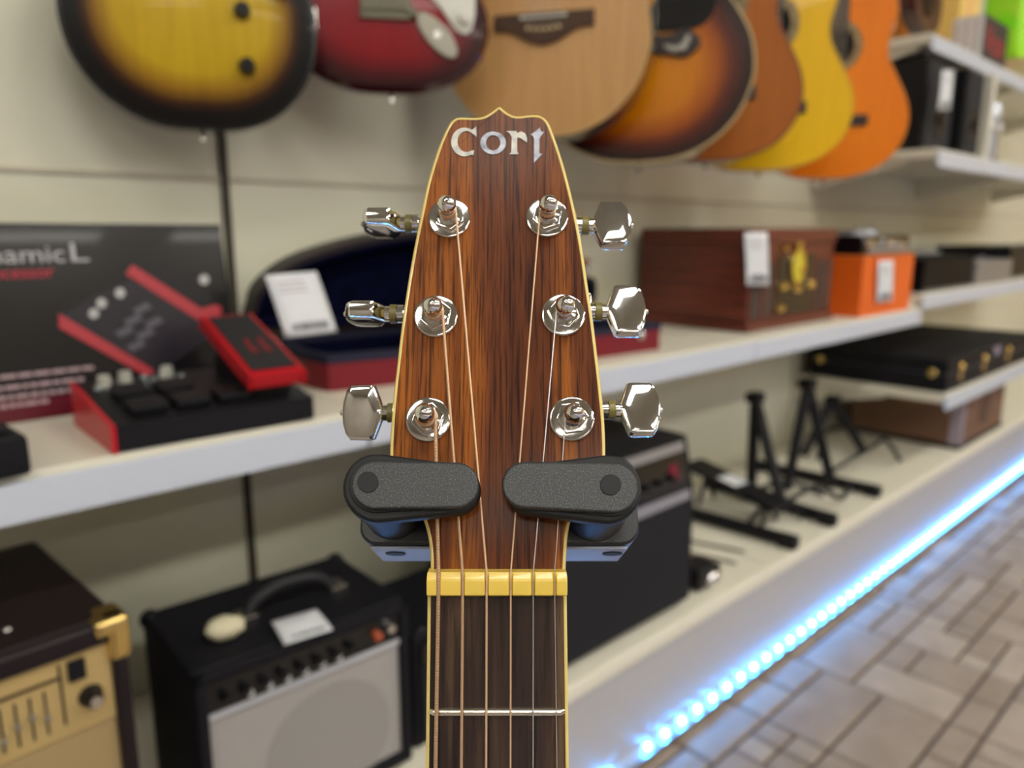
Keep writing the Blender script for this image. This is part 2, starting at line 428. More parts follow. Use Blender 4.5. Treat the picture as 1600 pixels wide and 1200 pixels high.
# ------------------------------------------------------------ the hanging guitars
def half(W, L, pts): return [(p[0]*W/2, p[1]*L) for p in pts]
AC = [(0, 0), (.36, .010), (.68, .058), (.90, .145), (1, .27), (.96, .39), (.82, .51), (.70, .61), (.685, .70), (.74, .80), (.75, .87), (.64, .95), (.40, .99), (0, 1.0)]
def acoustic_outline(W, L, base=None):
    h = spline([(*p, 0) for p in half(W, L, base or AC)], 5)
    h = [(p.x, p.y) for p in h]
    return h + [(-x_, y_) for x_, y_ in reversed(h[1:-1])]
JB = [(0, 0), (.34, .014), (.64, .065), (.86, .15), (.975, .25), (1, .33), (.95, .43), (.82, .52), (.68, .60), (.65, .67), (.69, .76), (.72, .84), (.64, .93), (.40, .985), (0, 1.0)]
def lp_outline(W, L):
    P = [(0, 0), (.36, .010), (.68, .07), (.91, .18), (1, .32), (.95, .45), (.77, .54), (.70, .62), (.78, .72), (.86, .82), (.80, .90), (.64, .88), (.46, .80), (.26, .80), (.16, .86), (.12, .97), (-.1, .985), (-.45, .99), (-.72, .93), (-.80, .84), (-.74, .73), (-.68, .62), (-.77, .53), (-.95, .44), (-1, .32), (-.92, .19), (-.70, .08), (-.37, .012)]
    return [(p.x, p.y) for p in spline([(a*W/2, c*L, 0) for a, c in P], 4, True)]
def strat_outline(W, L):
    P = [(0, .0), (.42, .015), (.80, .085), (.98, .20), (.97, .32), (.82, .45), (.66, .56), (.66, .68), (.76, .80), (.82, .90), (.70, .92), (.50, .84), (.30, .76), (.17, .76), (.14, .84), (-.14, .84), (-.18, .80), (-.30, .82), (-.50, .95), (-.70, 1.0), (-.80, .93), (-.74, .78), (-.68, .62), (-.78, .48), (-.96, .34), (-1.0, .22), (-.84, .09), (-.45, .015)]
    return [(p.x, p.y) for p in spline([(a*W/2, c*L, 0) for a, c in P], 4, True)]

def burst_mat(name, stops, rough=.25, coat=1., grain=.25, spec=.5):
    m = bpy.data.materials.new(name); m.use_nodes = True; nt = m.node_tree; L = nt.links.new; p = nt.nodes['Principled BSDF']
    at = nt.nodes.new('ShaderNodeAttribute'); at.attribute_name = 'burst'
    rp = nt.nodes.new('ShaderNodeValToRGB'); e = rp.color_ramp.elements
    e[0].position = stops[0][0]; e[0].color = (*stops[0][1], 1); e[1].position = stops[-1][0]; e[1].color = (*stops[-1][1], 1)
    for s_, c in stops[1:-1]: x_ = e.new(s_); x_.color = (*c, 1)
    L(at.outputs['Fac'], rp.inputs[0])
    tc = nt.nodes.new('ShaderNodeTexCoord'); mp = nt.nodes.new('ShaderNodeMapping'); mp.inputs['Scale'].default_value = (30, 1.5, 1)
    n = nt.nodes.new('ShaderNodeTexNoise'); n.inputs['Scale'].default_value = 3
    L(tc.outputs['Object'], mp.inputs[0]); L(mp.outputs[0], n.inputs['Vector'])
    r2 = nt.nodes.new('ShaderNodeValToRGB'); r2.color_ramp.elements[0].color = (1-grain,)*3+(1,); r2.color_ramp.elements[0].position = .35; r2.color_ramp.elements[1].position = .65
    L(n.outputs[0], r2.inputs[0])
    mx = nt.nodes.new('ShaderNodeMix'); mx.data_type = 'RGBA'; mx.blend_type = 'MULTIPLY'; mx.inputs[0].default_value = 1
    L(rp.outputs[0], mx.inputs[6]); L(r2.outputs[0], mx.inputs[7]); L(mx.outputs[2], p.inputs['Base Color'])
    p.inputs['Roughness'].default_value = rough; p.inputs['Coat Weight'].default_value = coat; p.inputs['Coat Roughness'].default_value = .05; p.inputs['Specular IOR Level'].default_value = spec
    MATS[name] = m; return m

def top_plate(name, out, z, m, parent, hole=None, dome=0., cy=None, bevel=.0):
    """front plate as rings shrinking towards the middle; 'burst' is 1 at the rim and 0 in the middle (the sprayed finish)"""
    ys = [p[1] for p in out]; c = cy if cy is not None else (min(ys)+max(ys))*.42
    bm = bmesh.new(); lay = bm.verts.layers.float.new('burst')
    ts = [1, .985, .96, .92, .87, .82, .75, .66, .55, .42, .28, .14]
    rings = []
    spine = lambda x_, y_, t: (x_*t, (c+(y_-c)*t)*.55+y_*.45*t+(1-t)*c*.45)
    for t in ts:
        rg = []
        for x_, y_ in out:
            X, Y = x_*t, c+(y_-c)*t
            v = bm.verts.new((X, Y, z+dome*(1-t**2)+(-bevel*(max(0, (t-.96)/.04)**2)))); v[lay] = t; rg.append(v)
        rings.append(rg)
    for A, B in zip(rings, rings[1:]):
        for k in range(len(out)): bm.faces.new((A[k], A[(k+1) % len(out)], B[(k+1) % len(out)], B[k]))
    bm.faces.new(rings[-1])
    bmesh.ops.recalc_face_normals(bm, faces=bm.faces[:])
    if sum(f.normal.z for f in bm.faces) < 0: bmesh.ops.reverse_faces(bm, faces=bm.faces[:])
    me = bpy.data.meshes.new(name); bm.to_mesh(me); bm.free(); me.materials.append(m)
    for p in me.polygons: p.use_smooth = True
    return place(bpy.data.objects.new(name, me), parent, WM[parent])

def side_wall(mb, out, z0, z1, rnd=.0):
    def f(t):
        n = len(out); prof = [(rnd, z0), (0, z0+rnd), (0, z1-rnd), (rnd, z1)] if rnd else [(0, z0), (0, z1)]
        rg = []
        for d, z in prof:
            o2 = inset(out, d) if d else (out if area2(out) > 0 else out[::-1])
            rg.append([t.verts.new((p[0], p[1], z)) for p in o2])
        for A, B in zip(rg, rg[1:]):
            for k in range(n): t.faces.new((A[k], A[(k+1) % n], B[(k+1) % n], B[k]))
        t.faces.new(rg[0])
        bmesh.ops.recalc_face_normals(t, faces=t.faces[:])
    mb._add(f)

STR = mat('steel_string', (.7, .68, .64), .25, 1.); NYL = mat('nylon_string', S(225, 215, 190), .4)
def neck_parts(t, y0, nut_y, z, wood, fb=FRETB, wide=.052, head='3+3', headm=None, nfr=14, string=STR, bridge_y=None, zb=None, sr=.0004):
    m = MB(); m.prism([(-wide/2, y0), (wide/2, y0), (.022, nut_y), (-.022, nut_y)], z-.024, z-.0005, .007, 3); m.build('neck', wood, t)
    m = MB(); m.prism([(-wide/2, y0-.11), (wide/2, y0-.11), (.022, nut_y), (-.022, nut_y)], z, z+.006, .001); m.build('fretboard', fb, t)
    m = MB(); m.prism([(-.022, nut_y+.006), (.022, nut_y+.006), (.036, nut_y+.05), (.030, nut_y+.19), (0, nut_y+.20), (-.030, nut_y+.19), (-.036, nut_y+.05)], -.014, 0, .002, M=Matrix.Translation((0, 0, z+.002)) @ Matrix.Translation((0, nut_y, 0)) @ Matrix.Rotation(R(-12), 4, 'X') @ Matrix.Translation((0, -nut_y, 0)))
    hd = m.build('headstock', headm or wood, t)
    m = MB(); m.box((-.022, nut_y, z), (.022, nut_y+.005, z+.009), .001); m.build('nut', WHITEPL, t)
    for s_ in (-1, 1):
        for k in range(3):
            yy = nut_y+.055+.045*k
            m = MB(); zz = z-.010-.2*(yy-nut_y)
            m.cyl((s_*.02, yy, zz), (s_*.048, yy, zz), .0025, 10); m.box((s_*.044, yy-.008, zz-.003), (s_*.060, yy+.008, zz+.003), .002); m.build('tuning_peg', CHROME, t)
    for k in range(6):
        x1 = -.0175+.007*k; x0 = -.027+.0108*k
        m = MB(); m.tube([(x0, bridge_y, zb), (x1, nut_y+.003, z+.0105)], sr, 6); m.build('string', string, t)

def guitar_frame(cx, depth, off, px_bottom_y):
    """world matrix of a hung guitar: origin at its tail, x right, y up, z out of its face"""
    r = ray(cx, px_bottom_y)
    P = Vector((0, 0, CAM_Z)) + r*depth
    ang = math.atan2(P.x, P.y)                    # 0 = straight to the wall
    psi = ang-R(off)
    n = Vector((-math.sin(psi), -math.cos(psi), 0)); rt = Vector((math.cos(psi), -math.sin(psi), 0))
    return frame(P, rt, Vector((0, 0, 1)), n)

def hang_acoustic(cx, depth, off, ybot, W, L, label, topm, sidem, bindm, scale_=.65, rosette=None, bridge='classical', pick=None, thick=.09, classical=True, cat='guitar', base=None, bf=.30):
    G = guitar_frame(cx, depth, off, ybot)
    t = empty('classical_guitar' if classical else 'acoustic_guitar', G, label, cat)
    out = acoustic_outline(W, L, base)
    if area2(out) < 0: out = out[::-1]
    m = MB(); side_wall(m, out, -thick, -.002, 0); m.build('body_side', sidem, t)
    inn = inset(out, .004)
    top_plate('soundboard', inn, 0, topm, t, cy=L*.33)
    m = MB(); ring(m, out, inn, -.006, .0008); m.build('binding', bindm, t)
    by = L*(bf if base is None else bf); hy = by+.18
    m = MB(); m.prism(circle(0, hy, .048, 40), .0008, .0012); m.build('soundhole', mat('soundhole_dark', (.006, .004, .003), .9), t)
    m = MB(); ring(m, circle(0, hy, .066, 40), circle(0, hy, .0485, 40), .0005, .0016); m.build('rosette', rosette or mat('rosette_inlay', S(190, 165, 110), .4, c2=S(70, 45, 25), nscale=300), t)
    if bridge == 'classical':
        m = MB(); m.box((-.093, by-.014, .0004), (.093, by+.014, .006), .002); m.box((-.042, by-.014, .006), (.042, by+.014, .010), .001)
        br = m.build('bridge', mat('ebony_bridge', S(40, 30, 28), .4), t)
        m = MB(); m.box((-.042, by+.003, .009), (.042, by+.006, .0125)); m.build('saddle', WHITEPL, br)
    elif bridge == 'smile':
        P = spline([(-.088, .020, 0), (0, .020, 0), (.088, .020, 0)], 4)
        P = [(p.x, p.y) for p in P]+[(p.x, p.y) for p in spline([(.088, -.006, 0), (.06, -.008, 0), (.03, -.024, 0), (0, -.032, 0), (-.03, -.024, 0), (-.06, -.008, 0), (-.088, -.006, 0)], 4)]
        m = MB(); m.prism([(a, c+by) for a, c in P], .0004, .008, .0015); br = m.build('bridge', mat('rosewood_bridge', S(78, 52, 34), .5), t)
        m = MB(); m.box((-.038, by+.0115, .0075), (.038, by+.0145, .012), .0008); m.sphere((.038, by+.013, .010), .0035); m.sphere((-.038, by+.012, .010), .0035); m.build('saddle', WHITEPL, br)
        for k in range(6):
            m = MB(); m.sphere((-.0275+.011*k, by-.004-.004*math.cos((k-2.5)*.5), .0095), .0036, n=8); m.build('bridge_pin', mat('pin_ivory', S(225, 205, 160), .4), br)
    else:  # ornate dark bridge with pearl horns
        P = spline([(-.11, .0, 0), (-.085, .024, 0), (-.05, .016, 0), (0, .018, 0), (.05, .016, 0), (.085, .024, 0), (.11, .0, 0), (.085, -.024, 0), (.04, -.018, 0), (0, -.022, 0), (-.04, -.018, 0), (-.085, -.024, 0)], 4, True)
        m = MB(); m.prism([(p.x, p.y+by) for p in P], .0004, .008, .0015); br = m.build('bridge', mat('ebony_bridge', S(40, 30, 28), .4), t)
        for s_ in (-1, 1):
            m = MB(); m.tube([(s_*.045, by-.004, .0085), (s_*.06, by-.012, .0085), (s_*.078, by-.008, .0085), (s_*.088, by+.012, .0085)], [.003, .006, .007, .004], 10); m.build('pearl_inlay', PEARL, br)
    if pick:
        m = MB(); m.prism(pick, .0008, .0026, .0005); m.build('pickguard', GLOSSBLACK, t)
    neck_parts(t, L, by+scale_, .0, MAHOG, bridge_y=by, zb=.012, string=NYL if classical else STR, wide=.06 if classical else .055, sr=.0006 if classical else .0004)
    m = MB(); m.cyl((0, .001, -thick/2), (0, -.012, -thick/2), .004, 12, .006); m.build('strap_pin', CHROME, t)
    # hanger that carries it from the wall
    hy2 = by+scale_+.03
    P = G @ Vector((0, hy2, -.03))
    h = empty('guitar_hanger', (P.x, YB-.02, P.z), 'black wall hanger holding the ' + label.split(' acoustic')[0].split(' classical')[0]+' guitar by its neck', 'hanger', 'guitar hangers')
    m = MB(); m.box((P.x-.03, YB-.02, P.z-.05), (P.x+.03, YB-.0085, P.z+.05), .004); m.build('wall_plate', BLACK, h, Matrix.Identity(4))
    m = MB(); m.tube([(P.x, YB-.02, P.z), tuple(G @ Vector((0, hy2, -.05)))], .007, 12); m.build('arm', BLACK, h, Matrix.Identity(4))
    m = MB(); m.tube([tuple(G @ Vector(v)) for v in ((-.04, hy2-.0, .012), (-.04, hy2, -.04), (0, hy2, -.05), (.04, hy2, -.04), (.04, hy2, .012))], .006, 12); m.build('yoke', BLACK, h, Matrix.Identity(4))
    return t

SPRUCE = burst_mat('natural_spruce', [(0, S(222, 172, 112)), (1, S(214, 164, 104))], .35, .4, .12)
SUNB = burst_mat('amber_sunburst', [(0, S(236, 150, 10)), (.50, S(218, 130, 4)), (.68, S(176, 88, 8)), (.81, S(98, 34, 16)), (.92, S(50, 14, 14)), (1, S(36, 10, 12))], .2, .6, .1)
BROWNT = burst_mat('brown_stain', [(0, S(186, 108, 26)), (1, S(172, 94, 22))], .5, .05, .1, .3)
YELT = burst_mat('yellow_finish', [(0, S(250, 200, 0)), (1, S(248, 196, 0))], .4, .1, .05, .3)
ORT = burst_mat('orange_finish', [(0, S(255, 146, 0)), (1, S(248, 132, 0))], .4, .1, .06, .3)
SIDEB = mat('dark_side_wood', S(70, 36, 20), .3, coat=.8, noise=.3, nscale=20, stretch=(1, 8, 8))
SIDEY = mat('yellow_side_wood', S(190, 140, 20), .35, coat=.5)
SIDEO = mat('orange_side_wood', S(190, 90, 18), .35, coat=.5)
def pick_nat():
    return [(p.x, p.y+.022) for p in spline([(.03, .215, 0), (.06, .205, 0), (.10, .225, 0), (.13, .24, 0), (.125, .29, 0), (.10, .34, 0), (.068, .32, 0), (.05, .26, 0)], 4, True)]
def pick_sb():
    return [(p.x, p.y+.042) for p in spline([(.012, .20, 0), (.06, .195, 0), (.115, .205, 0), (.135, .25, 0), (.12, .30, 0), (.115, .35, 0), (.07, .36, 0), (.065, .31, 0), (.04, .265, 0), (.02, .25, 0)], 4, True)]
hang_acoustic(849, 1.34, -13, 215, .367, .50, 'natural spruce top acoustic guitar with brown smile-shaped bridge', SPRUCE, SIDEB, mat('tan_binding', S(206, 170, 110), .4), bridge='smile', pick=pick_nat(), classical=False, scale_=.63, base=JB, bf=.37)
hang_acoustic(996, 1.47, -4, 256, .42, .53, 'amber sunburst acoustic guitar with black pickguard and cream binding', SUNB, mat('dark_burst_side', S(40, 14, 10), .2, coat=1.), mat('aged_binding', S(200, 178, 130), .35), bridge='ornate', pick=pick_sb(), classical=False, base=JB, bf=.405)
hang_acoustic(1104, 1.62, 4, 252, .376, .455, 'plain reddish brown acoustic guitar between the sunburst and yellow ones', BROWNT, SIDEB, mat('brown_binding', S(120, 66, 40), .4), classical=True)
hang_acoustic(1187, 1.77, 4, 266, .388, .455, 'bright yellow classical guitar', YELT, SIDEY, mat('yellow_binding', S(226, 176, 30), .35))
hang_acoustic(1287, 1.97, 2, 279, .372, .47, 'bright orange classical guitar, rightmost of the hanging row', ORT, SIDEO, mat('orange_binding', S(232, 140, 40), .35))

# electric guitars
def knob(t, x_, y_, z, m_, r=.0125, h=.016):
    m = MB(); m.lathe([(0, h), (r*.72, h), (r*.8, h-.002), (r, .002), (r, 0), (0, 0)], 28, M=Matrix.Translation((x_, y_, z))); return m.build('knob', m_, t)
LPM = burst_mat('yellow_black_sunburst', [(0, S(205, 172, 24)), (.62, S(196, 162, 26)), (.74, S(150, 110, 24)), (.84, S(60, 30, 12)), (.90, S(8, 6, 8)), (1, S(6, 6, 8))], .3, .25, .12, .25)
G = guitar_frame(317, 1.06, 2, 203)
t = empty('electric_guitar', G, 'electric guitar with yellow to black sunburst and two black knobs', 'guitar')
out = lp_outline(.328, .43)
if area2(out) < 0: out = out[::-1]
m = MB(); side_wall(m, out, -.048, -.001, .006); m.build('body_side', GLOSSBLACK, t)
inn = inset(out, .005)
top_plate('body_top', inn, -.0005, LPM, t, dome=.010, cy=.19)
m = MB(); ring(m, out, inn, -.006, .0); m.build('binding', GLOSSBLACK, t)
for x_, y_ in ((.062, .160), (.064, .088), (.118, .195)): knob(t, x_, y_, .004, GLOSSBLACK)
m = MB(); m.box((-.043, .218, .0085), (.043, .230, .018), .002); m.build('tailpiece', CHROME, t)
m = MB(); m.box((-.04, .252, .0085), (.04, .260, .017), .001); m.build('bridge', CHROME, t)
for yy in (.28, .35):
    m = MB(); m.box((-.035, yy, .008), (.035, yy+.038, .016), .003); m.build('pickup', CHROME, t)
m = MB(); m.box((.152, .150, -.034), (.168, .182, -.012), .003); jp = m.build('jack_plate', CHROME, t)
m = MB(); m.cyl((0, .002, -.024), (0, -.012, -.024), .003, 14, .005); m.build('strap_pin', NICKEL, t)
neck_parts(t, .43, .83, .008, MAHOG, bridge_y=.256, zb=.018, headm=GLOSSBLACK)
STRATM = burst_mat('transparent_red_finish', [(0, S(160, 4, 26)), (.7, S(140, 2, 20)), (.9, S(70, 2, 12)), (1, S(34, 2, 6))], .25, .4, .1, .3)
G = guitar_frame(612, 1.21, 2, 145)
t = empty('electric_guitar', G, 'glossy dark red electric guitar with white pickguard tip and chrome jack', 'guitar')
out = strat_outline(.320, .41)
if area2(out) < 0: out = out[::-1]
m = MB(); side_wall(m, out, -.045, -.001, .009); m.build('body_side', mat('red_side_lacquer', S(60, 4, 12), .15, coat=1.), t)
inn = inset(out, .009)
top_plate('body_top', inn, -.001, STRATM, t, dome=.003, cy=.17)
P = [(p.x, p.y) for p in spline([(.105, .098, 0), (.125, .095, 0), (.135, .125, 0), (.13, .20, 0), (.09, .30, 0), (.03, .33, 0), (-.05, .33, 0), (-.07, .25, 0), (-.06, .16, 0), (0, .155, 0), (.045, .155, 0), (.075, .135, 0)], 5, True)]
m = MB(); m.prism(P, .0025, .0055, .001); m.build('pickguard', WHITEPL, t)
m = MB(); m.prism([(a*.043, c*.018) for a, c in circle(0, 0, 1, 28)], .001, .006, .002, 3, M=Matrix.Translation((.074, .088, .0015)) @ Matrix.Rotation(R(-47), 4, 'Z'))
jp = m.build('jack_plate', mat('brushed_metal', S(168, 164, 150), .5, .6), t)
m = MB(); m.cyl((.074, .088, .0072), (.074, .088, .0095), .006, 20); m.build('jack_socket', NICKEL, jp)
m = MB(); m.box((-.045, .108, .003), (.035, .150, .009), .002); m.cyl((.038, .118, .003), (.038, .118, .016), .006); br = m.build('bridge', mat('dull_metal', S(120, 116, 100), .5, .7), t)
for k in range(6):
    m = MB(); m.box((-.042+.0125*k, .12, .0092), (-.032+.0125*k, .146, .0135), .001); m.build('bridge_saddle', MATS['dull_metal'], br)
for yy in (.185, .235, .29):
    m = MB(); m.box((-.035, yy, .0055), (.035, yy+.018, .010), .003); m.build('pickup', WHITEPL, t)
for x_, y_ in ((.098, .165), (.118, .115)): knob(t, x_, y_, .0056, WHITEPL, .011, .012)
m = MB(); m.cyl((0, .002, -.022), (0, -.011, -.022), .0028, 14, .0045); m.build('strap_pin', NICKEL, t)
neck_parts(t, .36, .80, .004, mat('maple_neck', S(205, 160, 95), .35, coat=.5), bridge_y=.14, zb=.014)
for (cx, d, yb, of, L2, lab) in ((317, 1.06, 203, 2, .86, 'yellow sunburst electric guitar'), (612, 1.21, 145, 2, .83, 'dark red electric guitar')):
    G = guitar_frame(cx, d, of, yb); P = G @ Vector((0, L2, -.03))
    h = empty('guitar_hanger', (P.x, YB-.02, P.z), 'black wall hanger behind the neck of the '+lab, 'hanger', 'guitar hangers')
    m = MB(); m.box((P.x-.03, YB-.02, P.z-.05), (P.x+.03, YB-.0085, P.z+.05), .004); m.build('wall_plate', BLACK, h, Matrix.Identity(4))
    m = MB(); m.tube([(P.x, YB-.02, P.z), tuple(G @ Vector((0, L2, -.045)))], .007, 12); m.build('arm', BLACK, h, Matrix.Identity(4))
    m = MB(); m.tube([tuple(G @ Vector(v)) for v in ((-.04, L2, .012), (-.04, L2, -.035), (0, L2, -.045), (.04, L2, -.035), (.04, L2, .012))], .006, 12); m.build('yoke', BLACK, h, Matrix.Identity(4))

# ------------------------------------------------------------ price tags
BARC = mat('printed_black', (.02, .02, .02), .6)
def price_tag(name, corners, label, group=None, thick=.0006, bar=True, rows=None):
    """corners: world points top-left, top-right, bottom-right, bottom-left of a paper tag with a barcode row near its foot"""
    a, b2, c, d = [Vector(v) for v in corners]
    n = (b2-a).cross(d-a).normalized()
    if n.dot(Vector((0, 0, CAM_Z))-a) < 0: n = -n
    NX, NY = 5, 8
    o0 = (a+b2+c+d)/4
    bm = bmesh.new(); g = []
    for lay_ in (0, 1):
        for j in range(NY+1):
            for i in range(NX+1):
                u, v = i/NX, j/NY
                p = a.lerp(b2, u).lerp(d.lerp(c, u), v)-o0+n*(lay_*thick+.0025*math.sin(v*3.0)*math.sin(u*2.2+.5))
                g.append(bm.verts.new(p))
    K = (NX+1)*(NY+1)
    for j in range(NY):
        for i in range(NX):
            q = [j*(NX+1)+i, j*(NX+1)+i+1, (j+1)*(NX+1)+i+1, (j+1)*(NX+1)+i]
            bm.faces.new([g[k+K] for k in q]); bm.faces.new([g[k] for k in reversed(q)])
    rim = [i for i in range(NX+1)]+[j*(NX+1)+NX for j in range(1, NY+1)]+[NY*(NX+1)+i for i in range(NX-1, -1, -1)]+[j*(NX+1) for j in range(NY-1, 0, -1)]
    for k in range(len(rim)):
        p, q = rim[k], rim[(k+1) % len(rim)]; bm.faces.new((g[p], g[q], g[q+K], g[p+K]))
    bmesh.ops.recalc_face_normals(bm, faces=bm.faces[:])
    me = bpy.data.meshes.new(name); bm.to_mesh(me); bm.free(); me.materials.append(WHITE)
    for p in me.polygons: p.use_smooth = True
    o = place(bpy.data.objects.new(name, me), None, Matrix.Translation(o0)); tag(o, label, 'price tag', group)
    if bar:
        m = MB(); rnd = random.Random(3)
        u = .18
        while u < .85:
            w_ = .01+.03*rnd.random()
            q = [a.lerp(b2, uu).lerp(d.lerp(c, uu), vv)-o0+n*(thick+.0004+.0025*math.sin(vv*3.0)*math.sin(uu*2.2+.5)) for uu, vv in ((u, .80), (u+w_, .80), (u+w_, .92), (u, .92))]
            m.quad(q); u += w_+.012+.012*rnd.random()
        m.build('printed_barcode', BARC, o)
        m = MB()
        for v in (.12, .2, .28):
            q = [a.lerp(b2, uu).lerp(d.lerp(c, uu), vv)-o0+n*(thick+.0004+.0025*math.sin(vv*3.0)*math.sin(uu*2.2+.5)) for uu, vv in ((.15, v), (.7, v), (.7, v+.035), (.15, v+.035))]
            m.quad(q)
        m.build('printed_line', mat('faded_print', S(190, 186, 190), .7), o)
    return o

# ------------------------------------------------------------ things on the main shelf, left bay
E0 = MAIN_Z
# retail box of the effects processor, leaning a little
bx0, bx1 = -.30, None
pR = onY(357, 470, 1.10); bx1 = pR.x
ht = onY(180, 346, 1.10).z-E0
G = Matrix.Translation((bx1, 1.075, E0)) @ Matrix.Rotation(R(-8), 4, 'X')
t = empty('product_box', G, 'large dark retail box printed with a red effects pedal, leaning on the wall', 'box')
m = MB(); m.box((-.52, 0, .0), (0, .085, ht), .002); m.build('carton', BLUEGREY, t)
m = MB(); m.box((-.519, -.0008, .001), (-.001, -.0002, .028)); m.build('printed_band', mat('dark_red_print', S(92, 18, 34), .3, coat=.3), t)
def bpt(px, py, off=-.0012):   # point of the box front under a photo pixel
    n = (G.to_3x3() @ Vector((0, -1, 0))); o = G @ Vector((0, off, 0)); r = ray(px, py); c0 = Vector((0, 0, CAM_Z))
    k = (o-c0).dot(n)/r.dot(n); q = G.inverted() @ (c0+r*k); return (q.x, q.z)
BF = G @ frame((0, 0, 0), (1, 0, 0), (0, 0, 1), (0, -1, 0))
def art(name, pix, m_, lift, thick=.0004):
    pts = [bpt(*p) for p in pix]
    if area2(pts) < 0: pts = pts[::-1]
    mm = MB(); mm.prism(pts, lift, lift+thick); return mm.build(name, m_, t, BF)
PR = mat('print_red', S(186, 60, 70), .3, coat=.3); PD = mat('print_charcoal', S(44, 42, 50), .25, coat=.3); PG = mat('print_silver', S(190, 190, 190), .3, coat=.3); PD2 = mat('print_black', S(24, 24, 30), .25, coat=.3)
art('printed_picture', [(92, 492), (200, 436), (345, 492), (340, 520), (236, 590), (228, 588)], PD, .0008)
art('printed_picture', [(92, 490), (240, 578), (236, 592), (92, 512)], PR, .0013)
art('printed_picture', [(196, 428), (206, 414), (345, 480), (346, 492), (318, 503), (312, 502)], PR, .0018)
art('printed_picture', [(212, 417), (262, 418), (342, 474), (314, 482)], PD2, .0023)
for (cx, cy) in ((146, 490), (158, 474), (187, 458), (318, 437)):
    art('printed_knob', [(cx+8*math.cos(k*.5236), cy+8*math.sin(k*.5236)) for k in range(12)], PG, .0028)
for k in range(6):
    art('printed_switch', [(178+k*14-(k//3)*24, 520+(k//3)*22-(k%3)*18), (200+k*14-(k//3)*24, 508+(k//3)*22-(k%3)*18), (210+k*14-(k//3)*24, 516+(k//3)*22-(k%3)*18), (188+k*14-(k//3)*24, 528+(k//3)*22-(k%3)*18)], mat('print_grey', S(92, 90, 100), .3, coat=.3), .0028)
# title: the letters end with "namic L" in view
c_ = bpt(103, 408); l_ = bpt(75, 408)
w1 = textmesh('Dynamic', .03, .0003, 1.0); wid = max(v.co.x for v in w1.vertices)
hx = (bpt(40, 385)[1]-bpt(40, 410)[1])/.016*.030/ .030*.030
tw = (c_[0]-bpt(6, 408)[0])
wam = textmesh('amic', .03, .0003, 1.0); wa = max(v.co.x for v in wam.vertices)
sx = tw/wa
text('Dynamic', .030, PG, t, BF @ Matrix.Translation((c_[0]-wid*sx, bpt(50, 410)[1], .0010)), 'printed_title', sx=sx)
q = bpt(107, 405); text('L', .034, PG, t, BF @ Matrix.Translation((q[0], bpt(50, 410)[1], .0010)), 'printed_title', sx=sx*1.2)
e_ = bpt(85, 430); w2 = textmesh('Effect Processor', .021); wd = max(v.co.x for v in w2.vertices)
text('Effect Processor', .021, mat('print_bright_red', S(200, 40, 66), .4), t, BF @ Matrix.Translation((e_[0]-wd, bpt(40, 434)[1], .0010)), 'printed_title')
rnd = random.Random(5)
for k, (yy0, xe) in enumerate(((585, 146), (603, 131), (619, 118), (637, 76))):
    m = MB(); a = bpt(xe, yy0-12); x_ = a[0]
    while x_ > -.5:
        w_ = .006+.012*rnd.random(); m.box((x_-w_, a[1]-.0032, .0010), (x_, a[1]+.0016, .0013)); x_ -= w_+.002
    m.build('printed_text_line', mat('print_pinkish', S(176, 150, 156), .4), t, BF)

# effects pedal board with red cheeks
A = onZ(180, 712, E0); B = onZ(500, 655, E0); C = onZ(80, 664, E0)
ang = math.atan2(B.y-A.y, B.x-A.x); wdt = (B-A).length; dep = .165
G = Matrix.Translation(A+Vector((0, .004, 0))) @ Matrix.Rotation(ang, 4, 'Z')
t = empty('effects_pedal', G, 'black floor effects unit with red cheeks and red rocker pedal on the shelf', 'effects pedal')
hf, hb = .030, .052
m = MB(); m.prism([(0, .002), (dep, .002), (dep, hb), (0, hf)], .004, wdt-.004, .003, M=frame((0, 0, 0), (0, 1, 0), (0, 0, 1), (1, 0, 0))); m.build('housing', BLACK, t)
for x0_, x1_ in ((-.001, .0045),):
    m = MB(); m.prism([(-.001, 0), (dep+.001, 0), (dep+.001, hb+.001), (-.001, hf+.001)], x0_, x1_, .001, M=frame((0, 0, 0), (0, 1, 0), (0, 0, 1), (1, 0, 0))); m.build('side_cheek', DEVRED, t)
sl = math.atan2(hb-hf, dep)
TP = G @ Matrix.Translation((0, 0, hf)) @ Matrix.Rotation(sl, 4, 'X')
for (x_, y_) in ((.026, .02), (.074, .02), (.122, .02), (.026, .075), (.074, .075)):
    m = MB(); m.box((x_, y_, 0), (x_+.040, y_+.035, .012), .004); m.build('footswitch', BLACK, t, TP)
for (x_, y_, r_) in ((.03, .14, .0085), (.055, .147, .0085), (.095, .128, .007), (.105, .15, .0085)):
    m = MB(); m.lathe([(0, .014), (r_*.8, .013), (r_, .001), (r_, 0), (0, 0)], 24, M=Matrix.Translation((x_, y_, 0))); m.build('knob', mat('knob_grey', S(180, 180, 170), .35), t, TP)
for (x_, y_) in ((.02, .128), (.07, .12), (.085, .135), (.078, .15), (.118, .135)):
    m = MB(); m.sphere((x_, y_, .002), .004, n=8); m.build('switch_lamp', mat('pale_lamp', S(150, 160, 160), .3), t, TP)
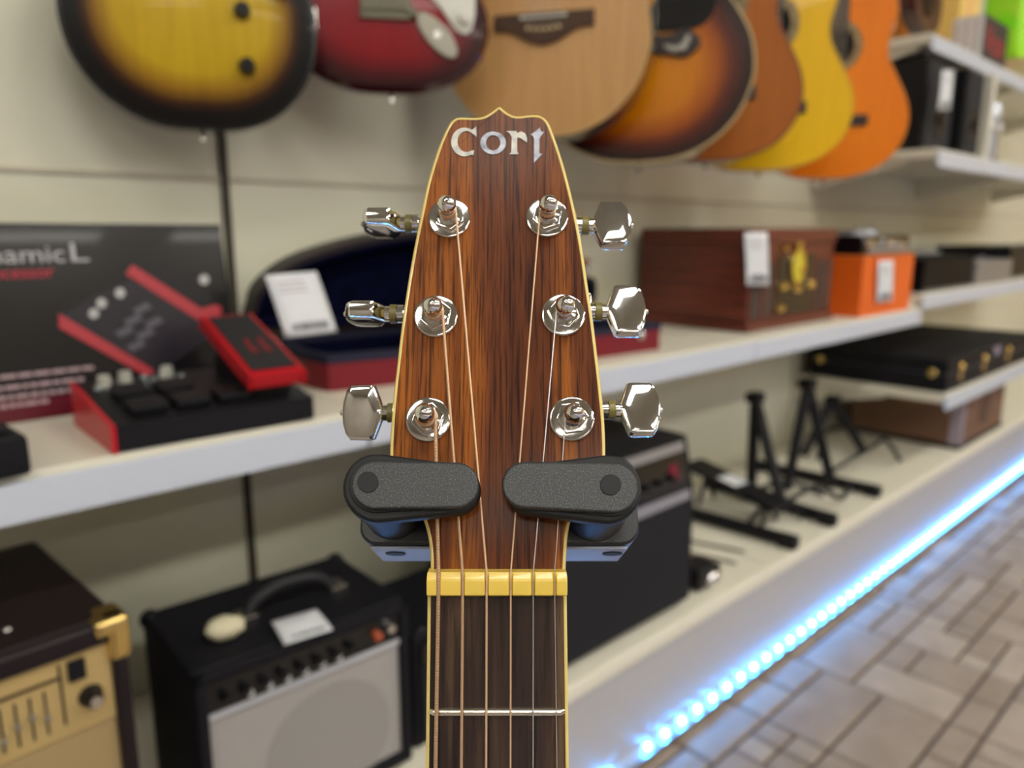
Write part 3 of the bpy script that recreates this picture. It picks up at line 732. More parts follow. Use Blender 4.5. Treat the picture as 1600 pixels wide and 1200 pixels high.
# rocker pedal: higher than the housing, treadle raised at the back
P0 = G @ Vector((wdt-.075, .012, 0))
TR = G @ Matrix.Translation((wdt-.082, .012, .046)) @ Matrix.Rotation(R(20), 4, 'X')
m = MB(); m.prism([(p.x, p.y) for p in spline([(0, .006, 0), (.003, 0, 0), (.065, 0, 0), (.070, .006, 0), (.072, .155, 0), (.068, .165, 0), (.010, .165, 0), (.004, .155, 0)], 2, True)], 0, .020, .003); rk = m.build('rocker_pedal', DEVRED, t, TR)
m = MB(); m.prism([(.006, .008), (.064, .008), (.066, .158), (.010, .158)], .020, .0225, .001); tr_ = m.build('rubber_tread', mat('tread_rubber', S(30, 30, 34), .7), rk, TR)
m = MB()
for dx in (0, .018):
    m.prism([(.024+dx, .05), (.034+dx, .05), (.030+dx, .075), (.036+dx, .085), (.026+dx, .085)], .0224, .0232)
m.build('printed_mark', mat('dim_red_print', S(120, 26, 34), .5), rk, TR)
m = MB(); m.box((wdt-.07, .03, .03), (wdt-.02, .15, .075), .003); m.build('pedal_pivot', BLACK, t)
# black box at the left edge
A = onZ(50, 742, E0)
t = empty('gadget_box', (A.x, A.y, E0), 'small black box cut by the left edge of the photo, on the shelf', 'box')
m = MB(); m.prism([(-.20, 0), (0, 0), (0, .14), (-.20, .14)], .0, .042, .006, M=Matrix.Rotation(R(5), 4, 'Z')); m.build('casing', VINYL, t)
m = MB(); m.box((-.19, .01, .0425), (-.012, .125, .048), .003, M=Matrix.Rotation(R(5), 4, 'Z')); m.build('lid', BLACK, t)

# ------------------------------------------------------------ violin case with violin
L0 = onZ(468, 600, E0); R0 = onZ(1046, 549, E0)
ang = math.atan2(R0.y-L0.y, R0.x-L0.x)*.55
Lc = .70
G = Matrix.Translation((R0.x, R0.y+.004, E0)) @ Matrix.Rotation(ang, 4, 'Z')
t = empty('violin_case', G, 'open crimson violin case lined with navy velvet behind the headstock', 'instrument case')
def case_out(k=0.):
    P = [(-.70+k, .02), (-.66+k, .0), (-.42, .0), (-.05, .02), (0-k, .035), (0-k, .15), (-.05, .165), (-.42, .235), (-.62, .245), (-.69+k, .22), (-.71+k, .12)]
    return [(p.x, p.y) for p in spline([(*p, 0) for p in P], 4, True)]
o1 = case_out(); o1 = o1 if area2(o1) > 0 else o1[::-1]; o2 = inset(o1, .012)
m = MB(); m.prism(o1, 0, .012, .003); ring(m, o1, o2, .010, .042); m.build('case_shell', RED, t)
m = MB(); ring(m, inset(o1, -.0015), inset(o1, .016), .042, .054); m.build('case_rim', mat('navy_trim', S(14, 18, 48), .7), t)
m = MB(); m.prism(inset(o1, .0125), .0125, .022); ring(m, inset(o1, .0122), inset(o1, .016), .020, .046); m.build('velvet_lining', NAVY, t)
for x_ in (-.22, -.48):
    m = MB(); m.box((x_-.015, -.004, .02), (x_+.015, .004, .050), .002); m.build('latch', CHROME, t)
m = MB(); m.sphere((-.06, .014, .035), .009, (1, .6, 1)); m.build('case_button', CHROME, t)
m = MB(); m.tube([(-.42, .004, .035), (-.41, -.012, .035), (-.33, -.012, .035), (-.32, .004, .035)], .005, 10); m.build('handle', BLACK, t)
# lid hinged at the back, opened past upright
LW = G @ Matrix.Translation((0, .235, .058)) @ Matrix.Rotation(R(98), 4, 'X')
lp = [(-.735, .055), (-.715, .008), (-.42, .0), (-.06, .0), (0, .01), (.0, .07), (-.05, .085), (-.20, .125), (-.34, .175), (-.50, .168), (-.64, .135), (-.71, .095)]
lo = [(p.x, p.y) for p in spline([(*p, 0) for p in lp], 4, True)]; lo = lo if area2(lo) > 0 else lo[::-1]
m = MB(); m.prism(lo, -.05, -.038, .003); ring(m, lo, inset(lo, .010), -.040, .004); ld = m.build('case_lid', mat('case_outside_black', S(26, 12, 16), .5), t, LW)
m = MB(); m.prism(inset(lo, .0105), -.0378, -.028); ring(m, inset(lo, .0102), inset(lo, .018), -.028, .006); m.build('lid_lining', NAVY, ld, LW)
# violin resting inside, scroll raised to the right
vT = onY(700, 505, .99); vS = onY(945, 392, 1.07); vy = (vS-vT).normalized(); vz = Vector((-.35, -.80, .45)); vz = (vz-vy*vz.dot(vy)).normalized(); vx = vy.cross(vz)
VW = frame(vT, vx, vy, vz) @ Matrix.Scale(.80, 4)
P0 = VW.translation
t2 = empty('violin', VW, 'brown violin lying in the open crimson case', 'violin')
VP_ = [(0, 0), (.055, .006), (.10, .05), (.10, .10), (.078, .135), (.058, .165), (.056, .20), (.075, .235), (.083, .27), (.075, .32), (.04, .35), (0, .355)]
h = [(p.x, p.y) for p in spline([(*p, 0) for p in VP_], 4)]; vo = h+[(-a, c) for a, c in reversed(h[1:-1])]
vo = vo if area2(vo) > 0 else vo[::-1]
VIOM = mat('violin_varnish', S(150, 74, 22), .25, coat=1., noise=.3, nscale=12)
m = MB(); m.prism(vo, -.034, 0, .004, 3); m.build('body', VIOM, t2)
m = MB(); m.prism([(-.012, .33), (.012, .33), (.012, .50), (-.012, .50)], -.014, .006, .004); m.tube([(0, .495, -.004), (0, .55, -.012), (0, .578, -.022), (0, .582, -.036), (0, .57, -.038), (0, .565, -.028)], [.010, .010, .009, .009, .007, .004], 12); m.build('neck_scroll', VIOM, t2)
m = MB(); m.prism([(-.02, .22), (.02, .22), (.012, .50), (-.012, .50)], .008, .013, .001); m.build('fingerboard', GLOSSBLACK, t2)
m = MB(); m.prism([(-.02, .03), (.02, .03), (.012, .14), (-.012, .14)], .012, .018, .001); m.build('tailpiece', GLOSSBLACK, t2)
m = MB(); m.box((-.02, .17, 0), (.02, .173, .028), .001); m.build('bridge', mat('maple_bridge', S(215, 175, 115), .5), t2)
for s_ in (-1, 1):
    for yy in (.515, .54):
        m = MB(); m.tube([(0, yy, -.006), (s_*.03, yy, -.006)], [.0025, .004], 8); m.build('tuning_peg', GLOSSBLACK, t2)
# tag on lid
D = 1.03
price_tag('price_tag', [onY(413, 430, 1.00), onY(494, 424, 1.00), onY(526, 518, .975), onY(446, 528, .975)], 'large white price tag hanging in the open navy-lined violin case')

# ------------------------------------------------------------ wooden record player
A = onZ(1166, 521, E0); B = onZ(1301, 489, E0); C = onZ(985, 512, E0)
yf = max(A.y-.0, .845); A = onY(1166, 521, yf); B = onY(1300, 486, yf)
zt = onY(1166, 356, yf).z
t = empty('record_player', (A.x, yf, E0), 'mahogany wooden record player with brass and black tuning dial', 'record player')
W = Matrix.Translation((A.x, yf, E0)); X1 = B.x-A.x; DP = YB-.03-yf; Hh = zt-E0
WOODR = rosewood('record_player_wood', S(70, 22, 12), S(112, 40, 22), S(140, 58, 32), coat=.3)
m = MB(); m.box((.006, .006, .022), (X1-.006, DP, Hh-.035), .002); m.build('cabinet', WOODR, t, W)
m = MB(); m.box((-.004, -.004, 0), (X1+.004, DP+.002, .022), .006); m.build('plinth_moulding', WOODR, t, W)
m = MB(); m.box((0, 0, Hh-.036), (X1, DP, Hh), .006); m.build('lid', WOODR, t, W)
m = MB(); m.box((X1*.30, .003, .03), (X1*.74, .0062, Hh-.065), .001); fp = m.build('dial_panel', GLOSSBLACK, t, W)
DM = mat('dial_yellow', S(214, 200, 60), .35)
cx = X1*.52; cz = Hh*.62
m = MB(); m.prism(circle(0, 0, .030, 30, ry=.040), 0, .003, .001, M=frame((cx, .003, cz), (1, 0, 0), (0, 0, 1), (0, -1, 0))); m.build('dial', DM, fp, W)
m = MB(); ring(m, circle(0, 0, .035, 30, ry=.045), circle(0, 0, .030, 30, ry=.040), 0, .006, M=frame((cx, .003, cz), (1, 0, 0), (0, 0, 1), (0, -1, 0))); m.build('dial_bezel', GOLD, fp, W)
for (fx, fz, r_) in ((.36, .42, .012), (.52, .38, .012), (.68, .42, .014), (.50, .84, .010), (.56, .58, .008), (.34, .20, .011), (.34, .80, .008)):
    m = MB(); m.lathe([(0, .014), (r_*.7, .013), (r_, .004), (r_, 0), (0, 0)], 20, M=frame((X1*fx, .003, Hh*fz), (1, 0, 0), (0, 0, 1), (0, -1, 0))); m.build('knob', GOLD, t, W)
for f0, f1 in ((.04, .27), (.78, .97)):
    m = MB(); m.box((X1*f0, .0035, .03), (X1*f1, .0062, Hh*.66), .001); g_ = m.build('speaker_grille', mat('grille_brown', S(74, 58, 48), .8, bump=.6, bscale=1500), t, W)
    m = MB(); m.box((X1*(f0+f1)/2-.006, .001, .03), (X1*(f0+f1)/2+.006, .0038, Hh*.66), .001); m.build('grille_bar', WOODR, g_, W)
price_tag('price_tag', [onY(1163, 363, yf-.008), onY(1199, 363, yf-.008), onY(1201, 446, yf-.008), onY(1166, 446, yf-.008)], 'white price tag on the corner of the mahogany record player')

# ------------------------------------------------------------ orange box and turntable
yo = .855
A = onY(1342, 491, yo); B = onY(1421, 474, yo); zt = onY(1342, 400, yo).z
AB = onY(1342, 491, yo); 
t = empty('orange_box', (A.x, yo, E0), 'bright orange cardboard box between record player and black mixers', 'box')
W = Matrix.Translation((A.x, yo, E0)); OW = B.x-A.x; OH = zt-E0; OD = .17
m = MB(); m.box((0, 0, 0), (OW, OD, OH), .002); cb = m.build('carton', ORANGEBOX, t, W)
m = MB(); m.box((-.0006, .0, OH-.004), (OW+.0006, OD, OH+.0006)); m.build('lid_flap', mat('orange_card_worn', S(240, 130, 60), .4), t, W)
m = MB(); m.prism(circle(OW*.3, OH*.48, .018, 20), 0, .0004, M=frame((0, -.0002, 0), (1, 0, 0), (0, 0, 1), (0, -1, 0))); m.build('printed_spot', mat('pale_orange_print', S(238, 140, 90), .4), t, W)
price_tag('price_tag', [onY(1372, 408, yo-.006), onY(1396, 406, yo-.006), onY(1393, 470, yo-.006), onY(1369, 473, yo-.006)], 'white price tag on the front of the orange cardboard box')
t = empty('turntable', (A.x, yo, E0+OH), 'black turntable with chrome dials standing on the orange box', 'turntable')
W = Matrix.Translation((A.x, yo, E0+OH+.0007))
th = onY(1342, 368, yo).z-E0-OH
m = MB(); m.box((.004, .006, 0.0), (OW-.03, OD-.01, th), .003); m.build('casing', GLOSSBLACK, t, W)
m = MB(); m.box((.03, .001, .002), (OW-.05, .0055, th*.55), .001); m.build('front_plate', GREYMETAL, t, W)
for x_, z_ in ((.03, .6), (.16, .6), (.24, .45)):
    m = MB(); m.lathe([(0, .012), (.011, .011), (.013, .004), (.013, 0), (0, 0)], 20, M=frame((x_, .0055, th*z_), (1, 0, 0), (0, 0, 1), (0, -1, 0))); m.build('knob', CHROME, t, W)
m = MB(); m.lathe([(0, .010), (.066, .010), (.070, .004), (.070, 0), (0, 0)], 40, M=Matrix.Translation((.13, .09, th))); m.build('platter', GREYMETAL, t, W)
m = MB(); m.lathe([(0, .003), (.064, .003), (.066, 0), (0, 0)], 40, M=Matrix.Translation((.13, .09, th+.0105))); m.build('record', GLOSSBLACK, t, W)
m = MB(); m.tube([(.22, .12, th+.02), (.20, .06, th+.022), (.17, .05, th+.018)], .003, 8); m.cyl((.22, .12, th), (.22, .12, th+.028), .008); m.build('tonearm', CHROME, t, W)

# ------------------------------------------------------------ mixers and devices further right (bay at 2.523, shelf z .812)
E1 = .812
def device(name, x0, x1, y0, y1, h, m_, label, cat, knobs=6, slope=0., extra=None, z=E1):
    t = empty(name, (x0, y0, z), label, cat); W = Matrix.Translation((x0, y0, z)); w_ = x1-x0; d_ = y1-y0
    m = MB(); m.prism([(0, 0), (d_, 0), (d_, h), (.01, h-slope), (0, h-slope-.005)], 0, w_, .003, M=frame((0, 0, 0), (0, 1, 0), (0, 0, 1), (1, 0, 0))); m.build('casing', m_, t, W)
    for k in range(knobs):
        m = MB(); m.lathe([(0, .010), (.006, .009), (.008, 0), (0, 0)], 14, M=Matrix.Translation((w_*(.12+.76*k/max(1, knobs-1)), d_*.35, h-slope*.65))); m.build('knob', GREYMETAL, t, W)
    m = MB(); m.box((.01, -.0015, .004), (w_-.01, .0005, .009)); m.build('front_trim', GREYMETAL, t, W)
    return t
device('mixing_desk', 2.545, 3.02, .85, 1.14, .125, mat('mixer_black', (.004, .004, .006), .5, spec=.12), 'black mixing desk beside the orange box on the far shelf', 'mixing desk', 8, .02)
device('media_player', 3.06, 3.50, .85, 1.12, .085, mat('satin_silver', S(150, 152, 158), .35, .5), 'silver media player right of the black mixing desk', 'media player', 3, .0)
device('media_player', 3.55, 4.15, .87, 1.15, .13, BLACK, 'black media player at the right end of the far shelf', 'media player', 3, 0.)
t = empty('cable_pack', (2.44, .862, E0), 'small cream pack on the shelf end beside the orange box', 'pack')
m = MB(); m.box((2.43, .86, E0), (2.515, .90, E0+.022), .005); m.build('pack', mat('cream_pack', S(214, 204, 168), .6), t, Matrix.Identity(4))
m = MB(); m.box((2.44, .8585, E0+.005), (2.50, .8602, E0+.016), .0005); m.build('pack_label', WHITE, t, Matrix.Identity(4))

# upper right shelves
E2, E3 = 1.245, 1.575
def speaker_box(x0, x1, y0, y1, h, label, z=E2, cm=BLACK):
    t = empty('speaker_cabinet', (x0, y0, z), label, 'speaker'); W = Matrix.Translation((x0, y0, z)); w_ = x1-x0
    m = MB(); m.box((0, .004, 0), (w_, y1-y0, h), .006); m.build('cabinet', cm, t, W)
    m = MB(); m.box((.012, 0, .012), (w_-.012, .0035, h-.012), .001); m.build('grille', mat('speaker_cloth', S(26, 26, 32), .8, bump=.5, bscale=1200), t, W)
    m = MB(); m.lathe([(.0, -.004), (.024, .001), (.056, .003), (.058, .0), (.0, 0)], 30, M=frame((w_/2, 0, h*.36), (1, 0, 0), (0, 0, 1), (0, -1, 0))); m.build('speaker_cone', BLACK, t, W)
    return t
speaker_box(2.555, 2.80, .90, 1.18, .27, 'black speaker cabinet just right of the orange guitar')
speaker_box(2.82, 2.99, .87, 1.15, .27, 'black speaker cabinet with white tag on the middle upper shelf')
t = empty('white_divider', (3.01, .86, E2), 'white upright board beside the chrome stands', 'board')
m = MB(); m.box((3.00, .855, E2), (3.035, 1.15, E2+.272), .003); m.build('board', SHELFM, t, Matrix.Identity(4))
m = MB(); m.box((2.996, .85, E2), (3.039, .8548, E2+.272), .001); m.build('edge_strip', WHITEPL, t, Matrix.Identity(4))
price_tag('price_tag', [onY(1472, 110, .85), onY(1490, 110, .85), onY(1484, 172, .85), onY(1465, 172, .85)], 'white price tag hanging below the topmost shelf before black speakers')
for (xx, yy, hh, lab) in ((3.14, .93, .245, 'chrome tube stand on the middle upper shelf beside the white board'), (3.37, .95, .23, 'chrome tube stand nearest the right edge of the photo')):
    t = empty('chrome_stand', (xx, yy, E2), lab, 'stand')
    W = Matrix.Translation((xx, yy, E2))
    m = MB(); m.lathe([(0, 0), (.05, 0), (.052, .01), (.04, .025), (0, .025)], 24); m.build('foot', BLACK, t, W)
    m = MB(); m.lathe([(0, .025), (.03, .025), (.034, .06), (.030, .12), (.036, .16), (.034, hh-.02), (.02, hh), (0, hh)], 24); m.build('tube', mat('satin_chrome', S(196, 200, 212), .25, .6), t, W)
    for s_ in (-1, 1):
        m = MB(); m.tube([(s_*.03, 0, hh*.7), (s_*.065, -.01, hh*.55), (s_*.07, -.01, hh*.2), (s_*.04, 0, .02)], .006, 8); m.build('leg', MATS['satin_chrome'], t, W)
        m = MB(); m.sphere((s_*.052, -.02, hh*.62), .014); m.build('clamp_knob', CHROME, t, W)
# on the topmost shelf
A = onY(1497, 82, .905); B = onY(1528, 96, .905)
t = empty('product_box', (3.0, .92, E3), 'white and black box with red lettering on the topmost shelf', 'box'); W = Matrix.Translation((3.03, .905, E3))
BW = .27
m = MB(); m.box((0, 0, 0), (BW, .10, .145), .003); m.build('carton', mat('black_card', S(38, 38, 44), .4), t, W)
m = MB(); m.box((-.0012, .002, .002), (-.0002, .098, .143)); m.build('printed_side', WHITE, t, W)
for k in range(3):
    m = MB(); m.box((-.0018, .02+.03*k, .02), (-.0013, .03+.03*k, .13)); m.build('printed_line', mat('faded_print', S(190, 186, 190), .7), t, W)
text('Vox', .125, mat('print_bright_red', (0, 0, 0)), t, W @ frame((.02, -.0006, .030), (1, 0, 0), (0, 0, 1), (0, -1, 0)), 'printed_title')
# dark red guitar body lying on its stand on the topmost shelf
t = empty('short_scale_guitar', (2.72, 1.0, E3), 'dark wine red guitar body resting on the topmost shelf corner', 'guitar')
W = Matrix.Translation((2.66, .97, E3+.168)) @ Matrix.Rotation(R(20), 4, 'Y') @ Matrix.Rotation(R(90), 4, 'X')
o_ = acoustic_outline(.24, .30); o_ = o_ if area2(o_) > 0 else o_[::-1]
m = MB(); m.prism([(a, c-.14) for a, c in o_], -.03, .02, .006); m.build('body', mat('wine_lacquer', S(64, 8, 18), .2, coat=1.), t, W)
m = MB(); m.prism([(-.022, .15), (.022, .15), (.018, .36), (-.018, .36)], -.01, .018, .003); m.build('neck', GLOSSBLACK, t, W)
m = MB(); m.prism(circle(0, -.06, .04, 24), .02, .024, .001); m.build('bridge', GLOSSBLACK, t, W)
t = empty('drum', (2.97, 1.12, E3), 'small orange drum behind the wine red guitar on the topmost shelf', 'drum')
m = MB(); m.lathe([(0, 0), (.085, 0), (.085, .26), (0, .26)], 36, M=Matrix.Translation((2.86, 1.13, E3))); m.build('drum_shell', mat('amber_shell', S(232, 140, 30), .3, coat=.6), t, Matrix.Identity(4))
m = MB(); m.lathe([(.086, .255), (.09, .255), (.09, .27), (.084, .27)], 36, M=Matrix.Translation((2.86, 1.13, E3))); m.build('hoop', CHROME, t, Matrix.Identity(4))
t = empty('display_stand_in', (3.40, 1.1, E3), 'tall pale yellow box added as a stand-in for the bright far display', 'box')  # added box, stands in for a bright yellow display further off
m = MB(); m.box((3.22, 1.05, E3), (3.44, 1.2, E3+.36), .004); m.build('carton', mat('pale_yellow_card', S(252, 214, 120), .6), t, Matrix.Identity(4))
m = MB(); m.box((3.30, 1.0492, E3+.002), (3.35, 1.0498, E3+.358)); m.build('printed_stripe', mat('pink_stripe', S(250, 190, 130), .6), t, Matrix.Identity(4))
t = empty('crate', (3.62, .93, E3), 'cream box under the bright green bundle on the topmost shelf', 'box')
m = MB(); m.box((3.66, .92, E3), (3.96, 1.15, E3+.08), .004); m.build('carton', mat('cream_card', S(214, 200, 160), .6), t, Matrix.Identity(4))
m = MB(); m.box((3.655, .918, E3+.080), (3.965, 1.152, E3+.100), .002); m.build('lid', mat('pink_card', S(222, 190, 160), .6), t, Matrix.Identity(4))
t = empty('cymbal_bag', (3.62, .93, E3+.1), 'bright lime green bag standing on the cream box at upper right', 'bag')
m = MB(); m.prism([(p.x, p.y) for p in spline([(3.66, .0, 0), (3.94, 0, 0), (3.97, .2, 0), (3.96, .34, 0), (3.67, .34, 0), (3.64, .2, 0)], 4, True)], 0, .14, .02, 3, M=frame((0, 1.10, E3+.112), (1, 0, 0), (0, 0, 1), (0, -1, 0))); m.build('bag_body', mat('lime_fabric', S(130, 245, 10), .6, c2=S(190, 245, 60), nscale=14), t, Matrix.Identity(4))
m = MB(); m.tube([(3.74, .955, E3+.16), (3.74, .95, E3+.30), (3.76, .955, E3+.42)], .010, 8); m.build('zip', mat('pale_green', S(170, 255, 150), .5), t, Matrix.Identity(4))

# ------------------------------------------------------------ low shelf: hard case, brown box
A = onY(1488, 612, .757)
cz0 = .505
t = empty('hard_case', (2.60, .757, cz0), 'black rectangular hard case with gold latches on the low shelf', 'instrument case')
hh = .095
m = MB(); m.box((2.56, .757, cz0), (3.52, 1.2, cz0+.055), .006); m.build('case_base', VINYL, t, Matrix.Identity(4))
m = MB(); m.box((2.56, .757, cz0+.058), (3.52, 1.2, cz0+hh+.01), .006); m.build('case_lid', VINYL, t, Matrix.Identity(4))
m = MB(); m.box((2.559, .756, cz0+.0548), (3.521, 1.201, cz0+.0582)); m.build('seam_strip', mat('seam_grey', S(60, 60, 72), .4), t, Matrix.Identity(4))
for x_ in (2.68, 2.92, 3.2):
    m = MB(); m.box((x_-.016, .752, cz0+.025), (x_+.016, .7568, cz0+.085), .002); m.sphere((x_, .752, cz0+.07), .011, (1, .7, 1), 10); m.build('latch', GOLD, t, Matrix.Identity(4))
for y_ in (.80, 1.16):
    m = MB(); m.sphere((2.558, y_, cz0+.06), .014, (.4, 1, 1), 10); m.build('corner_stud', GOLD, t, Matrix.Identity(4))
m = MB(); m.box((3.02, .751, cz0+.07), (3.08, .7565, cz0+.10), .001); m.build('case_label', mat('dull_lilac', S(150, 140, 160), .5), t, Matrix.Identity(4))
t = empty('wooden_box', (2.78, .79, PLAT_Z), 'brown wooden box amplifier on the plinth below the hard case', 'box')
m = MB(); m.box((2.86, .785, PLAT_Z+.015), (3.36, 1.16, PLAT_Z+.205), .004); m.build('cabinet', mat('brown_board', S(126, 92, 70), .5, noise=.25, nscale=5, stretch=(1, 1, 6)), t, Matrix.Identity(4))
m = MB(); m.box((2.856, .781, PLAT_Z), (3.364, 1.164, PLAT_Z+.015), .002); m.build('foot_rail', BLACK, t, Matrix.Identity(4))
m = MB(); m.box((2.855, .780, PLAT_Z+.016), (2.885, .82, PLAT_Z+.205), .003); m.build('corner_strip', mat('lilac_grey', S(150, 138, 150), .5), t, Matrix.Identity(4))
m = MB(); m.prism(circle(3.12, PLAT_Z+.11, .06, 30), 0, .003, .001, M=frame((0, .785, 0), (1, 0, 0), (0, 0, 1), (0, -1, 0))); m.build('speaker_port', mat('dark_brown', S(92, 66, 54), .6), t, Matrix.Identity(4))

# ------------------------------------------------------------ folding stands and pedals on the plinth
def stand(label, apex, feet, base, extra):
    a0 = Vector(base[0])
    t = empty('folding_stand', (a0.x, a0.y, PLAT_Z), label, 'stand'); I = Matrix.Identity(4)
    m = MB(); m.tube(base, .0165, 14); m.build('base_bar', BLACK, t, I)
    for f_ in feet:
        m = MB(); m.tube([apex, f_], .015, 14); m.build('leg', BLACK, t, I)
    m = MB(); m.box((apex[0]-.022, apex[1]-.02, apex[2]-.012), (apex[0]+.022, apex[1]+.02, apex[2]+.016), .004); m.build('hinge_block', BLACK, t, I)
    for p in (base[0], base[-1]):
        m = MB(); m.box((p[0]-.017, p[1]-.022, PLAT_Z), (p[0]+.017, p[1]+.022, PLAT_Z+.032), .005); m.build('rubber_foot', BLACK, t, I)
    for e in extra:
        m = MB(); m.tube([tuple(q) for q in spline(e, 5)], .007, 10); m.build('support_arm', BLACK, t, I)
    return t
zb = PLAT_Z+.018
def bz(px, py): v = onZ(px, py, zb); return (v.x, v.y, v.z)
def seg(p, q, yhi=1.18):  # keep clear of the wall
    a, c = Vector(bz(*p)), Vector(bz(*q)); return [tuple(a), tuple(c)]
s1 = [(1.60, 1.16, zb), (1.66, .83, zb)]
s2 = [(1.92, 1.17, zb), (2.0, .84, zb)]
s3 = [(2.28, 1.18, zb), (2.42, .84, zb)]
ap1 = onY(1180, 622, 1.02); ap2 = onY(1262, 600, .97)
stand('black folding stand nearest the tall black amplifier', tuple(ap1), [bz(1173, 775), bz(1225, 800)], [(1.63, 1.12, zb), (1.65, .79, zb)], [[(1.64, .90, zb), (1.74, .90, zb+.035), (1.80, .86, zb+.04), (1.82, .84, zb-.004)]])
stand('middle black folding stand with A-shaped legs', tuple(ap2), [bz(1229, 766), bz(1300, 760)], [(1.89, 1.14, zb), (1.86, .79, zb)], [[(1.87, .92, zb), (1.93, .86, zb+.05), (2.0, .82, zb+.012), (2.06, .82, zb+.04)], [(1.88, 1.02, zb), (1.97, .97, zb+.03), (2.03, .88, zb-.004)]])
ap3 = Vector((2.50, 1.08, .44))
stand('black folding stand furthest right, beside the brown wooden box', tuple(ap3), [(2.36, 1.10, zb), (2.56, .99, zb)], [(2.15, 1.15, zb), (2.17, .80, zb)], [[(2.16, .95, zb), (2.4, .90, zb+.06), (2.56, .92, zb+.05), (2.54, .86, zb-.004)], [(2.36, 1.05, zb), (2.5, 1.1, zb+.05), (2.60, 1.05, zb+.06), (2.62, .95, zb+.05)]])
t = empty('foot_pedal', (1.42, 1.0, PLAT_Z), 'black sloping pedal with white sticker behind the tall amplifier', 'pedal'); I = Matrix.Identity(4)
pa = onZ(1080, 722, .36); pb_ = onZ(1222, 792, .315); py_v = (pa-pb_); ln = py_v.length; py_v.normalize(); px_v = Vector((1, 0, 0)); px_v = (px_v-py_v*px_v.dot(py_v)).normalized(); pz_v = px_v.cross(py_v)
W = frame(pb_, px_v, py_v, pz_v)
m = MB(); m.box((-.045, 0, -.008), (.045, ln, .006), .004); m.build('footboard', BLACK, t, W)
m = MB(); m.box((-.03, ln*.42, .0065), (.03, ln*.62, .008), .001); m.build('sticker', WHITE, t, W)
for f_ in (.12, .8):
    c_2 = pb_+py_v*(ln*f_)
    for s_ in (-1, 1):
        m = MB(); m.tube([tuple(c_2+Vector((0, 0, -.004))), (c_2.x+s_*.04, c_2.y, PLAT_Z+.006)], .006, 8); m.build('strut', BLACK, t, I)
t = empty('foot_pedal', (1.33, .90, PLAT_Z), 'small black and chrome pedal at the right foot of the tall amplifier', 'pedal')
m = MB(); m.prism([(1.285, .80), (1.365, .80), (1.365, .93), (1.285, .93)], PLAT_Z, PLAT_Z+.05, .012, 3); m.build('casing', BLACK, t, I)
m = MB(); m.sphere((1.335, .800, PLAT_Z+.022), .018, (1.3, .8, .9)); m.build('chrome_nose', CHROME, t, I)
m = MB(); m.sphere((1.325, .87, PLAT_Z+.058), .016, (1.2, 1.4, .7)); m.build('dial', CHROME, t, I)
for (p, q) in (((1.42, .98, PLAT_Z+.005), (1.47, .82, PLAT_Z+.005)), ((1.49, 1.0, PLAT_Z+.005), (1.54, .84, PLAT_Z+.005))):
    m = MB(); m.tube([p, q], .004, 8); o = m.build('metal_rod', CHROME); tag(o, 'thin chrome rod lying on the plinth, '+('nearer' if p[0] < 1.45 else 'further')+' of two beside the tall amplifier', 'rod', 'chrome rods on the plinth')

# ------------------------------------------------------------ amplifiers
def corner(t, p, m_, W, r=.016):
    m = MB(); m.sphere(p, r, n=10); m.build('corner_cap', m_, t, W)
# tall black amplifier
xa, xb, ya, h = .80, 1.245, .79, .352
t = empty('guitar_amplifier', (xa, ya, PLAT_Z), 'tall black guitar amplifier with two silver strips right of the headstock', 'amplifier')
W = Matrix.Translation((xa, ya, PLAT_Z)); w_ = xb-xa
I4 = Matrix.Identity(4)
PF = frame((0, 0, 0), (0, 1, 0), (0, 0, 1), (1, 0, 0))
m = MB(); m.prism([(.006, .012), (.30, .012), (.30, h), (.05, h), (.03, h-.002), (.006, h-.12)], 0, w_, .005, M=PF); m.build('cabinet', VINYL, t, W)
m = MB(); m.prism([(.000, .02), (.006, .02), (.007, h-.125), (.001, h-.125)], .02, w_-.02, .001, M=PF); m.build('grille_cloth', mat('navy_black_cloth', S(14, 16, 24), .85, bump=.6, bscale=1500), t, W)
# sloped control panel between two strips
d0 = Vector((.006, h-.12)); d1 = Vector((.030, h-.005)); dd = (d1-d0)
def slab(f0, f1, x0, x1, th, m_, nm, par=None):
    n2 = Vector((-dd.y, dd.x)).normalized()
    p = [d0+dd*f0, d0+dd*f1, d0+dd*f1+n2*th, d0+dd*f0+n2*th]
    m = MB(); m.prism([tuple(q) for q in p], x0, x1, .0006, M=PF); return m.build(nm, m_, par or t, W)
STRIPM = mat('satin_silver_strip', S(178, 180, 182), .35, .7)
slab(.80, .95, .02, w_-.02, .004, STRIPM, 'silver_strip'); slab(-.02, .14, .02, w_-.02, .004, STRIPM, 'silver_strip')
cp = slab(.17, .77, .02, w_-.02, .0015, GLOSSBLACK, 'control_panel')
n2 = Vector((-dd.y, dd.x)).normalized()
for k in range(9):
    q = d0+dd*.42; m = MB(); m.lathe([(0, .012), (.006, .011), (.008, 0), (0, 0)], 16, M=frame((.05+.04*k, q.x+n2.x*.0018, q.y+n2.y*.0018), (1, 0, 0), (0, dd.normalized().x, dd.normalized().y), (0, n2.x, n2.y))); m.build('knob', BLACK, cp, W)
slab(.35, .62, w_-.075, w_-.05, .004, mat('red_lamp', S(120, 14, 40), .3), 'power_switch', cp)
for x_ in (.02, w_-.02): corner(t, (x_, .28, h-.004), BLACK, W, .012)
m = MB(); m.box((.12, .08, h+.0005), (.20, .13, h+.004), .001); m.build('top_label', WHITE, t, W)
for x_, y_ in ((.04, .04), (w_-.04, .04), (.04, .26), (w_-.04, .26)):
    m = MB(); m.cyl((x_, y_, 0), (x_, y_, .0125), .015); m.build('foot', BLACK, t, W)

